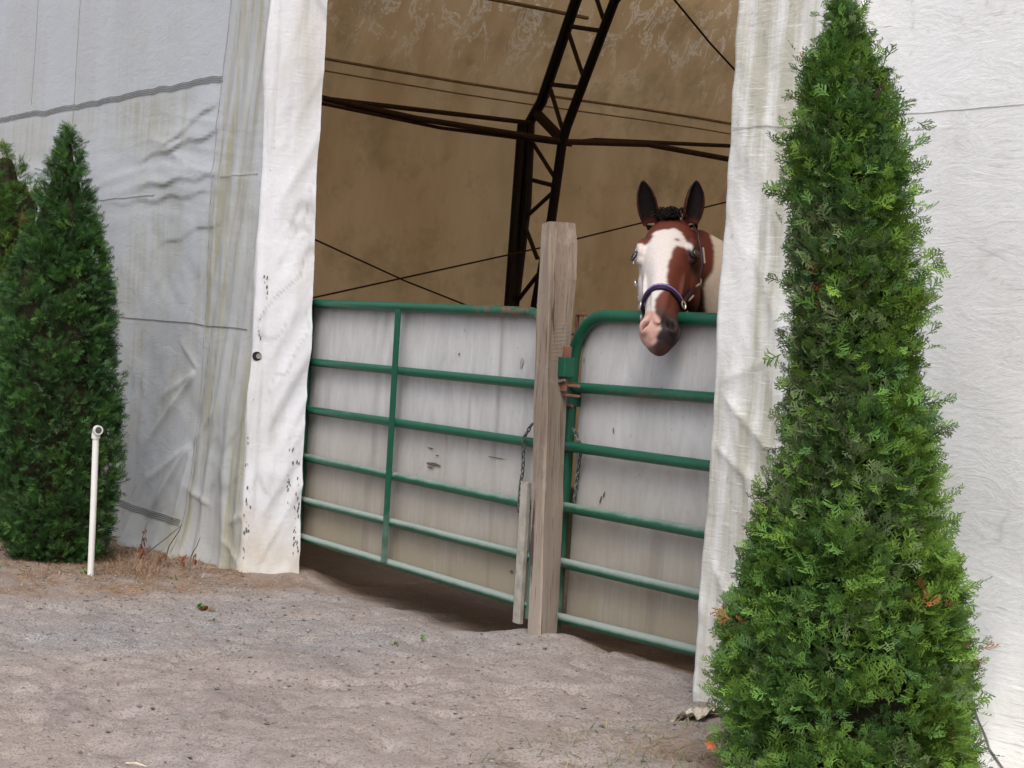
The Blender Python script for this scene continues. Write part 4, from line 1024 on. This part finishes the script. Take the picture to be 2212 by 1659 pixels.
pk = inpoly(s+ns, t+ns, [zp(a, b_, .005) for a, b_ in ((330, 1195), (380, 1180), (440, 1195), (500, 1240), (545, 1305), (520, 1360), (470, 1425), (430, 1440), (385, 1400), (300, 1330), (280, 1250))]) & inhead & (n > -.1)
col = np.tile(np.array((.135, .032, .018)), (nv, 1))
bay = np.array((.105, .024, .014)); col = bay*(.75+.5*n2[:, None])
dk = np.array((.012, .009, .010))
def put(mask, c):
    global col
    mask = np.clip(mask, 0, 1)[:, None]; col = col*(1-mask)+np.array(c)*mask
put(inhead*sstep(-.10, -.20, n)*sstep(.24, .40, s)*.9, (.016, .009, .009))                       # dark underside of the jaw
put(inhead*np.exp(-(((s-.205)/.040)**2+((t-.112)/.028)**2))*(n > -.08)*1.2, dk)   # black round the left eye
put(inhead*sstep(.44, .56, s)*.7, (.045, .020, .015))
put(inhead*sstep(.51, .57, s+2*ns), (.020, .014, .015))
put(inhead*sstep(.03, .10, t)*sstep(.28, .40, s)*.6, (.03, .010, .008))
body = (~inhead)
yb = V[:, 1]
put(body*1., (.60, .50, .415)); 
put(body*(sstep(.02, .2, fbm(V[:, 0]*1.9, V[:, 1]*1.9, V[:, 2]*1.9+3, 2)-.10*sstep(Y0+.5, Y0+.2, yb)*3)), bay*1.0)
neckc = (s < .30)&(n < -.20)|((s < -.01) & (n < -.06)); 
cheek_edge = sstep(-.215, -.235, n+.04*np.sin((s-.05)*9)+ns)
put((inhead & (t > -.2))*cheek_edge*(s < .16), (.60, .50, .415))
put(inhead*sstep(-.005, -.02, s+ns)*(n < -.19), (.60, .50, .415))
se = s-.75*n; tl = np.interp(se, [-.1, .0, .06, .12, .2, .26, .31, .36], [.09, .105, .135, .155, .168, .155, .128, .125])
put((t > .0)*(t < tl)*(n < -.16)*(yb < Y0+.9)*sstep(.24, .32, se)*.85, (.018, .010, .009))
put((t > .085)*(n < -.12)*(yb < Y0+.9)*sstep(tl-.004, tl+.004, t+ns), (.60, .52, .44))
put((yb < Y0+.6)*(n < -.1)*(((se-.50)/.07)**2+((t-.24)/.05)**2+20*ns < 1), bay*.8)
put(wm_*1., (.60, .55, .525)); put(pk*1., np.array((.50, .29, .24))); 
put(pk*sstep(.05, .3, fbm(V[:, 0]*70, V[:, 1]*70, V[:, 2]*70, 2)-.2)*.6, (.60, .46, .41))
put(inhead*sstep(.645, .665, s-.3*(n+.06))*(n < -.04)*.8, (.10, .045, .035))
# light rim of the right-hand nostril
put(inhead*np.exp(-(((s-.60)/.03)**2+((t-.074)/.010)**2))*.5*(n > -.09), (.20, .15, .14))
for sg in (-1, 1):
    a = rad(25*sg); ds = (s-.588); dt = (t-sg*.050); u = ds*math.cos(a)+dt*math.sin(a); w = -ds*math.sin(a)+dt*math.cos(a)
    put(inhead*sstep(.25, .55, np.exp(-((u/(.027 if sg > 0 else .030))**2+(w/(.018 if sg > 0 else .009))**2)))*(n > -.07), (.006, .004, .004) if sg > 0 else (.085, .028, .022))
sp_ = inhead*np.exp(-(((s-zp(675, 622)[0])/.006)**2+((t-zp(675, 622)[1])/.008)**2)); put(sp_*1.6*(n > 0), (.06, .03, .03))
put(inhead*np.exp(-((n+.082+.25*(s-.6))/.004)**2)*sstep(.55, .57, s), (.02, .012, .012))
put(inhead*np.exp(-(((s-.20)/.034)**2+((t+.118)/.014)**2))*(n > -.05)*.9, (.10, .085, .085))
for (bs_, tp_, fr_, up_) in ears:
    D_ = V-bs_; h = D_@up_/np.linalg.norm(tp_-bs_); f_ = D_@fr_; rr = np.linalg.norm(D_-np.outer(D_@up_, up_), axis=1); m_ = (h > .05) & (rr < .055) & (h < 1.1)
    put(m_*sstep(.05, .15, h), bay*.55); put(m_*sstep(.12, .25, h)*sstep(.62, .8, h+.3*(f_ < -.01)), dk)
    inner = m_ & (rr < .034) ; put(inner*sstep(.08, .18, h)*(f_ > -.040), dk)
put((V[:, 2] < .03)*1., (.04, .035, .03))
loops_ = np.array(Fh if Fh is not None else [f[:3] for f in Fl])
for _ in range(2):        # the edges of the patches are soft
    acc = col.copy(); cnt = np.ones(nv)
    for a_ in range(loops_.shape[1]):
        b_ = (a_+1) % loops_.shape[1]; np.add.at(acc, loops_[:, a_], col[loops_[:, b_]]); np.add.at(cnt, loops_[:, a_], 1)
    col = acc/cnt[:, None]
coat = Mat('horse_coat', .62, .2); ca = coat.attr('tint', True); hn = coat.noise(1, 3, .6, coat.map((260, 260, 60)))
coat.color(coat.mix(coat.ramp(hn, [(.3, .22), (.7, 0)]), ca, (.06, .04, .035))); coat.bump(hn, .25, .0015); 
horse = empty('horse', (BX, Y0+1.4, GI)); tag(horse, 'bay and white paint horse in a purple halter looking out over the short gate', 'horse')
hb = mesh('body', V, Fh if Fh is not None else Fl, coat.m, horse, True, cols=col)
# eyes
eyem = Mat('horse_eye', .06, .8); ex = eyem.attr('tint', True); eyem.color(ex)
def sphere_obj(name, c, r, mat, parent, colf, n=20):
    V_ = []; 
    for i in range(n+1):
        th = math.pi*i/n
        for j in range(2*n): ph = math.pi*j/n; V_.append(c+r*(HS*math.cos(th)+HT*math.sin(th)*math.cos(ph)+HN*math.sin(th)*math.sin(ph)))
    V_ = np.array(V_); F_ = np.array([(i*2*n+j, i*2*n+(j+1) % (2*n), (i+1)*2*n+(j+1) % (2*n), (i+1)*2*n+j) for i in range(n) for j in range(2*n)])
    return mesh(name, V_, F_, mat, parent, True, cols=colf(V_))
for sg in (-1, 1):
    c = hp(.203, sg*(.112 if sg < 0 else .107), (-.002 if sg < 0 else .006)); lk = HT*sg*.8+HN*.6; lk /= np.linalg.norm(lk)
    def cf(V_, c=c, lk=lk, sg=sg):
        k = ((V_-c)/(.0185*S_))@lk; base = np.where(k[:, None] > .80, np.array((.004, .004, .006)), np.where(k[:, None] > .45, np.array((.16, .22, .26) if sg < 0 else (.05, .06, .07)), np.array((.35, .32, .30) if sg < 0 else (.02, .015, .015)))); return base  # pale bluish glint of the one eye painted into its colour
    sphere_obj('eye', c, .0185*S_, eyem.m, horse, cf)
    lid = MB(); ax1 = HS; ax2 = np.cross(lk, HS); ax2 /= np.linalg.norm(ax2); rt_ = .019*S_
    for upper in (1, -1):
        pts = [c+lk*(.0095*S_)+ax2*rt_*.98*math.cos(a)-upper*HS*rt_*(.80 if upper > 0 else .7)*math.sin(a) for a in np.linspace(0, math.pi, 12)]
        lid.tube(pts, [.002]+[.0042*S_]*10+[.002], 8)
    lid.build('eyelid', mat_plain('dark_skin', (.03, .022, .022), .5), horse)
# hair: tufts of thin tapering strands
def hair(name, roots, dirs, ln, r, mat, parent, curl=.02, grav=.3, flatsurf=None):
    b = MB()
    for p, d in zip(roots, dirs):
        d = np.array(d)/np.linalg.norm(d); L_ = ln*random.uniform(.7, 1.2); pts = [np.array(p)]; dd_ = d.copy()
        for k in range(4): dd_ = dd_+np.array((random.uniform(-curl, curl)*6, random.uniform(-curl, curl)*6, -grav)); dd_ /= np.linalg.norm(dd_); pts.append(pts[-1]+dd_*L_/4)
        b.tube(pts, [r, r*1.1, r*.9, r*.6, r*.15], 4)
    return b.build(name, mat, parent)
black_hair = mat_plain('black_hair', (.008, .006, .007), .55, 0, .3, 90); pale_hair = mat_plain('cream_hair', (.55, .46, .35), .6, 0, .2, 90)
rts = []; drs = []
for k in range(260):
    tt = random.gauss(0, .021); s0 = random.uniform(-.045, .030); rts.append(hp(s0, tt-.004, .0+.25*(s0+.02))); drs.append(HN*.6+ZZ*.55+HT*(tt*4+random.uniform(-.25, .25)))
hair('forelock', rts, drs, .045*S_, .0030, black_hair, horse, .006, .42)
rts = []; drs = []
for k in range(900):
    q_ = random.random(); i = q_*(len(nk)-2); a_ = int(i); f_ = i-a_; A1, A2 = nk[a_], nk[a_+1]; c = [A1[j]*(1-f_)+A2[j]*f_ for j in range(5)]
    rts.append(np.array((X0+c[0]-.035+random.uniform(-.02, .01), Y0+c[1]+.04+.10*f_*0, Z0+c[2]+c[4]*.86+random.uniform(-.01, .005)))); drs.append(np.array((-.5+random.uniform(-.1, .2), .25, .15)))
hair('mane', rts, drs, .09, .0026, pale_hair, horse, .01, .75)
rts = [np.array((BX+random.uniform(-.03, .03), Y0+2.36+random.uniform(-.02, .02), 1.28+random.uniform(-.04, .03))) for k in range(260)]
hair('tail', rts, [np.array((random.uniform(-.1, .1), .8, .1)) for _ in rts], .85, .006, pale_hair, horse, .015, .9)
# halter
hal = empty('halter', tuple(DP0-np.array(horse.location)), horse); hal.location = Vector(DP0)-horse.location
nylon = mat_plain('purple_nylon', (.014, .008, .026), .55, 0, .25, 150); nylon2 = mat_plain('lilac_webbing', (.17, .11, .30), .6, 0, .2, 150); silver = mat_plain('silver_fittings', (.62, .60, .57), .28, .9, .1)
def strap(name, pts, nrms, w, th, mat, parent, closed=False):
    pts = np.array(pts); nrms = np.array(nrms); m = len(pts); V_ = []
    for i in range(m):
        tg = pts[(i+1) % m if closed else min(i+1, m-1)]-pts[i-1 if closed else max(i-1, 0)]; tg /= np.linalg.norm(tg); n_ = nrms[i]-tg*nrms[i].dot(tg); n_ /= np.linalg.norm(n_); b_ = np.cross(tg, n_)
        for (x_, y_) in ((-1, -1), (-.85, 1), (.85, 1), (1, -1)): V_.append(pts[i]+b_*x_*w/2+n_*y_*th/2)
    F_ = [(i*4+k, i*4+(k+1) % 4, ((i+1) % m)*4+(k+1) % 4, ((i+1) % m)*4+k) for i in range(m if closed else m-1) for k in range(4)]
    if not closed: F_ += [(0, 1, 2, 3), tuple((m-1)*4+k for k in (3, 2, 1, 0))]
    return mesh(name, V_, F_, mat, parent, False)
def on(s_, ph, off): return hp(*surf(s_, ph, off))
def nrm_at(s_, ph): a = on(s_, ph, .02)-on(s_, ph, .0); return a/np.linalg.norm(a)
phs = np.linspace(0, 360, 60, endpoint=False); sN = lambda ph: .395+.030*(1-math.cos(rad(ph)))/2
nb = strap('noseband', [on(sN(p_), p_, .009) for p_ in phs], [nrm_at(sN(p_), p_) for p_ in phs], .027, .008, nylon, hal, True)
strap('stripe', [on(sN(p_)-.003, p_, .0150) for p_ in phs], [nrm_at(sN(p_), p_) for p_ in phs], .0075, .003, nylon2, nb, True)
for sg in (1, -1):
    cp = [(.42, 80), (.36, 84), (.30, 88), (.24, 92), (.17, 88), (.11, 84), (.055, 78), (.01, 74)]
    cp = cp if sg > 0 else [(a_, b_+20) for a_, b_ in cp]
    cs_ = strap('cheek_strap', [on(a_, sg*b_, .013 if a_ > .1 else .016) for a_, b_ in cp], [nrm_at(a_, sg*b_) for a_, b_ in cp], .015, .004, nylon, hal)
    th_ = [(.24, 92), (.27, 115), (.285, 145), (.29, 175)]
    strap('throat_strap', [on(a_, sg*b_, .011) for a_, b_ in th_], [nrm_at(a_, sg*b_) for a_, b_ in th_], .018, .005, nylon, hal)
    def ringat(c, n_, r_, nm='ring', rr=.003):
        u = np.cross(n_, ZZ); u /= np.linalg.norm(u); v = np.cross(n_, u); b = MB(); b.tube([c+r_*(u*math.cos(a_)+v*math.sin(a_)) for a_ in np.linspace(0, 2*math.pi, 16, endpoint=False)], rr, 6, closed=True); b.build(nm, silver, hal)
    ringat(on(.425, sg*80, .020), nrm_at(.425, sg*80), .016); ringat(on(.235, sg*92, .020), nrm_at(.235, sg*92), .014)
    b = MB(); 
    for (sa, sb_) in ((.165, .105), (.255, .285), (.325, .375)):
        p1, p2 = on(sa, sg*(88 if sa < .2 else 90), .0205), on(sb_, sg*(84 if sa < .2 else 87), .0205); b.tube([p1, p2], .0040, 8)
    b.build('buckle', silver, hal)
    ringat(on(.455, sg*95, .018), nrm_at(.44, sg*90), .010, 'snap', .004)
cr = [(.01, sg_) for sg_ in (74, 40, 0, -40, -74)]
strap('crownpiece', [hp(-.012, t_, n_) for t_, n_ in ((.088, -.075), (.098, -.055), (.06, -.045-.02), (0, -.03), (-.06, -.065), (-.098, -.055), (-.088, -.075))], [HN*.2-HS]*7, .02, .005, nylon, hal)

# ================================================================== SMALL THINGS ON THE GROUND
R5 = np.random.default_rng(21)
# pebbles and clods
pv = []; pf = []; pc = []
ico = [(0, 0, 1), (.9, 0, .3), (.3, .85, .3), (-.75, .5, .3), (-.75, -.5, .3), (.3, -.85, .3), (0, 0, -.6)]
icf = [(0, 1, 2), (0, 2, 3), (0, 3, 4), (0, 4, 5), (0, 5, 1), (6, 2, 1), (6, 3, 2), (6, 4, 3), (6, 5, 4), (6, 1, 5)]
N = 34000; xs_ = R5.uniform(-10.2, -3.3, N); ys_ = R5.uniform(1.3, 3.9, N)
gk = np.exp(-(((xs_+6.9)/1.7)**2+((ys_-3.0)/.6)**2)); keep = (R5.random(N) < .30+.70*gk); xs_, ys_, gk = xs_[keep], ys_[keep], gk[keep]
zs_ = ground_z(xs_, ys_); ico = np.array(ico)
rsz = R5.gamma(1.8, .0011, len(xs_))+.0010; rsz = np.minimum(rsz, .0085); NC = 420; rsz[:NC] = R5.uniform(.004, .011, NC)
for i in range(len(xs_)):
    a = R5.uniform(0, 6.28); M = np.array(((math.cos(a), -math.sin(a), 0), (math.sin(a), math.cos(a), 0), (0, 0, 1)))
    v = (ico*(1+R5.normal(0, .15, ico.shape)))@M.T*np.array((1.2, 1, .75))*rsz[i]+np.array((xs_[i], ys_[i], zs_[i]+rsz[i]*.15))
    b0 = i*7; pv.append(v); pf += [(x+b0, y+b0, z+b0) for x, y, z in icf]
    g = R5.uniform(.12, .33) if i >= NC else R5.uniform(.10, .19); c = np.array((g, g*.98, g)) if R5.random() < .3+.6*gk[i] else np.array((g, g*.82, g*.70)); pc.append(np.tile(c, (7, 1)))
tag(mesh('gravel', np.concatenate(pv), np.array(pf), mat_tint('pebbles', .9), None, False, cols=np.concatenate(pc)), 'loose grey gravel and crumbs of earth scattered over the dirt', 'gravel', kind='stuff')
# dry needles and grass at the foot of the left wall and under the right bush
V_ = []; C_ = []
def blade(x, y, ln, el, az, w, c, z=None):
    z0 = float(ground_z(x, y)) if z is None else z; d = np.array((math.cos(az)*math.cos(el), math.sin(az)*math.cos(el), math.sin(el))); sd_ = np.array((-math.sin(az), math.cos(az), 0))
    p = np.array((x, y, z0+.002)); m = p+d*ln*.55; e2 = p+d*ln-np.array((0, 0, ln*.22*math.cos(el)))
    if e2[2] < z0+.001: e2[2] = z0+.002
    V_.extend([p-sd_*w, p+sd_*w, m+sd_*w*.8, m-sd_*w*.8, m-sd_*w*.8, m+sd_*w*.8, e2+sd_*w*.15, e2-sd_*w*.15]); C_.extend([c]*8)
N = 9000; bx = R5.uniform(-10.4, -7.45, N); by = R5.uniform(2.55, 3.78, N)
dens = sstep(2.55, 3.2, by+.2*fbm(bx*1.5, by*1.5, 2., 3))*(1-.8*sstep(-7.9, -7.5, bx))
for i in np.nonzero(R5.random(N) < dens)[0]:
    k = R5.random(); c = (np.array((.30, .20, .12)) if k < .5 else np.array((.17, .095, .055)) if k < .85 else np.array((.42, .33, .22)))*R5.uniform(.6, 1.2)
    blade(bx[i], by[i], R5.uniform(.02, .075), rad(R5.uniform(0, 40)), R5.uniform(0, 6.28), R5.uniform(.0008, .0022), c)
# a thicker tangle of dead stems by the pipe
for i in range(800):
    a = P(R5.uniform(195, 345), 1225, 'Y', 3.25+R5.uniform(-.15, .3)); blade(a[0], a[1], R5.uniform(.04, .17)*(.4+.6*R5.random()), rad(R5.uniform(5, 60)), R5.uniform(0, 6.28), R5.uniform(.0008, .0016), np.array((.32, .21, .13))*R5.uniform(.4, 1.2))
for i in range(1300):
    x = R5.uniform(-3.95, -2.7); y = R5.uniform(2.6, 3.6); blade(x, y, R5.uniform(.02, .08), rad(R5.uniform(0, 45)), R5.uniform(0, 6.28), .0013, (np.array((.30, .24, .14)) if R5.random() < .6 else np.array((.09, .14, .04)))*R5.uniform(.6, 1.2))
tag(mesh('dry_litter', np.array(V_), np.arange(len(V_)).reshape(-1, 4), mat_tint('dry_stems', .8, .2), None, False, cols=np.array(C_)), 'brown dead grass and needles along the foot of the left tarp wall', 'dead grass', kind='stuff')
# dead weeds leaning on the tarp skirt
dead_m = mat_plain('dead_leaf', (.17, .065, .035), .85, 0, .4, 60); stem_m = mat_plain('dead_stem', (.13, .10, .08), .9)
def deadweed(label, base, pts, leaves):
    b0 = P(base[0], base[1], 'Y', 3.50); b0[2] = float(ground_z(b0[0], b0[1])); r = empty('dead_weed', tuple(b0)); tag(r, label, 'weed', 'dead weeds against the tarp skirt')
    PP = [b0]+[P(x, y, 'Y', 3.52) for x, y in pts]; b = MB(); b.tube(PP, list(np.linspace(.004, .0015, len(PP))), 6); b.build('stem', stem_m, r)
    b = MB()
    for (x, y, w, h) in leaves:
        c = P(x, y, 'Y', 3.51)
        for k in range(7):
            o_ = c+R5.normal(0, 1, 3)*np.array((w*.35, .006, h*.35)); d = np.array((R5.uniform(-.5, .5), R5.uniform(-.5, .2), -1)); d /= np.linalg.norm(d); s2 = np.cross(d, (R5.uniform(-.5, .5), 1, 0)); s2 /= np.linalg.norm(s2)
            L_ = R5.uniform(.5, 1)*h; ww = w*.30; b.add([o_, o_+d*L_*.4+s2*ww, o_+d*L_, o_+d*L_*.45-s2*ww+np.array((0, -.004, 0))], [(0, 1, 2, 3)])
    b.build('dead_foliage', dead_m, r, False)
deadweed('tallest dead weed with curled rusty leaves, nearest the white standpipe', (301, 1214), [(304, 1190), (308, 1160), (318, 1128)], [(310, 1165, .03, .05), (306, 1185, .035, .06), (304, 1205, .03, .05), (314, 1145, .015, .03)])
deadweed('thin dead stalk with one small brown leaf, middle of the skirt', (352, 1216), [(365, 1180), (388, 1145), (392, 1132)], [(356, 1192, .02, .035), (350, 1202, .02, .03)])
deadweed('short dead weed with dark curled leaves beside the door return', (408, 1222), [(412, 1205), (418, 1190), (424, 1182), (433, 1160)], [(400, 1205, .022, .04), (422, 1200, .022, .045), (398, 1215, .03, .025)])
deadweed('long bare dead twig slanting across the tarp skirt', (300, 1210), [(330, 1185), (362, 1160), (392, 1135)], [(318, 1212, .01, .02)])
# live seedlings
grn = mat_plain('seedling_green', (.09, .20, .05), .6, 0, .3, 60); red_m = mat_plain('reddish_leaf', (.22, .09, .04), .7, 0, .3, 60)
def seedling(label, x, y, n, size, mats=(None,)):
    b0 = P(x, y, 'Z', 0.); 
    for _ in range(4): b0 = P(x, y, 'Z', float(ground_z(b0[0], b0[1])))
    r = empty('seedling', tuple(b0)); tag(r, label, 'plant', 'small weeds on the dirt'); R6 = np.random.default_rng(int(x*7+y))
    for mi, mt in enumerate(mats):
        b = MB()
        for k in range(n):
            a = R6.uniform(0, 6.28); el = rad(R6.uniform(15, 65)); d = np.array((math.cos(a)*math.cos(el), math.sin(a)*math.cos(el), math.sin(el))); s2 = np.array((-math.sin(a), math.cos(a), 0)); L_ = size*R6.uniform(.6, 1.2); w = L_*.26
            off = np.array((R6.normal(0, size*.5), R6.normal(0, size*.3), 0)); p = b0+off; q1 = p+d*L_*.35; q2 = p+d*L_*.7; tip_ = p+d*L_-np.array((0, 0, L_*.15))
            b.add([p, q1-s2*w*.8, q2-s2*w, tip_, q2+s2*w, q1+s2*w*.8, q1-np.array((0, 0, .15*w)), q2-np.array((0, 0, .15*w))], [(0, 1, 6), (0, 6, 5), (1, 2, 7, 6), (6, 7, 4, 5), (2, 3, 7), (7, 3, 4)])
        b.build('foliage', mt or grn, r, False)
    return r
seedling('bright green broad leaved seedling at the foot of the standpipe', 186, 1240, 9, .040)
seedling('small pale green seedling in the brown litter below the tarp skirt', 376, 1250, 7, .03)
seedling('green and reddish brown tuft alone on the open gravel', 441, 1318, 12, .035, (grn, red_m))
seedling('tiny green sprig on the gravel below the reddish tuft', 458, 1342, 5, .018)
seedling('green leaf cut off by the left edge of the picture', 2, 1222, 7, .05)
seedling('tiny sprig with a brown leaf in front of the long gate', 852, 1392, 5, .02, (grn, red_m))
seedling('lone upright green blade nearest the timber post', 912, 1380, 4, .025)
seedling('low green leaves in front of the thuja roots', 1862, 1650, 7, .05)
# straw bits
b = MB(); a = P(272, 1643, 'Z', .012); c = P(318, 1644, 'Z', .012); a[2] = c[2] = 0
for p_ in (a, c): p_[2] = float(ground_z(p_[0], p_[1]))+.006
b.tube([a, (a+c)/2+np.array((0, 0, .004)), c], [.0022, .003, .001], 6); tag(b.build('wood_chip', mat_plain('pale_straw', (.60, .52, .38), .8), None), 'pale splinter of wood lying on the dirt at the bottom edge', 'wood chip')
b = MB(); a = P(868, 1510, 'Z', 0); c = P(905, 1535, 'Z', 0)
for p_ in (a, c): p_[2] = float(ground_z(p_[0], p_[1]))+.006
b.tube([a, (a+c)/2+np.array((0, 0, .004)), c], .0016, 5); tag(b.build('straw', mat_plain('straw', (.48, .40, .30), .8), None), 'single thin straw lying on the open dirt before the post', 'straw')
# orange leaf under the bush, crumpled tarp scrap by its left foot
b = MB(); c = P(1537, 1610, 'Y', 2.9); c = P(1537, 1610, 'Y', 2.95)
for k in range(6):
    an = k*1.05; d = np.array((math.cos(an), -.2, math.sin(an)*.6)); s2 = np.array((-math.sin(an), 0, math.cos(an))); L_ = .026
    b.add([c, c+d*L_*.5+s2*.006, c+d*L_, c+d*L_*.5-s2*.006], [(0, 1, 2, 3)])
tag(b.build('fallen_leaf', mat_plain('orange_leaf', (.42, .14, .05), .7), None, False), 'orange brown dead leaf caught at the lower left of the tall thuja', 'leaf')
nx_, ny_ = 26, 20; c = P(1475, 1568, 'Y', 3.55); c0 = np.array((c[0], c[1], float(ground_z(c[0], c[1]))))
U_, W_ = np.meshgrid(np.linspace(.0, .16, nx_), np.linspace(-.06, .10, ny_), indexing='ij'); X_ = c0[0]+U_; Y_ = c0[1]+W_
Zs = ground_z(X_, Y_)+.004+.030*np.abs(fbm(U_*34, W_*34, 3., 3))+.10*np.clip(U_+.02, 0, 1)
tag(mesh('tarp_scrap', np.stack([X_, Y_, Zs], -1), gridfaces(nx_, ny_), tarp_jamb, None, False, vals=dict(stain=U_*0+1.0, dirt=U_*0+1.0)), 'crumpled end of white tarp on the ground beside the tall thuja', 'tarp')
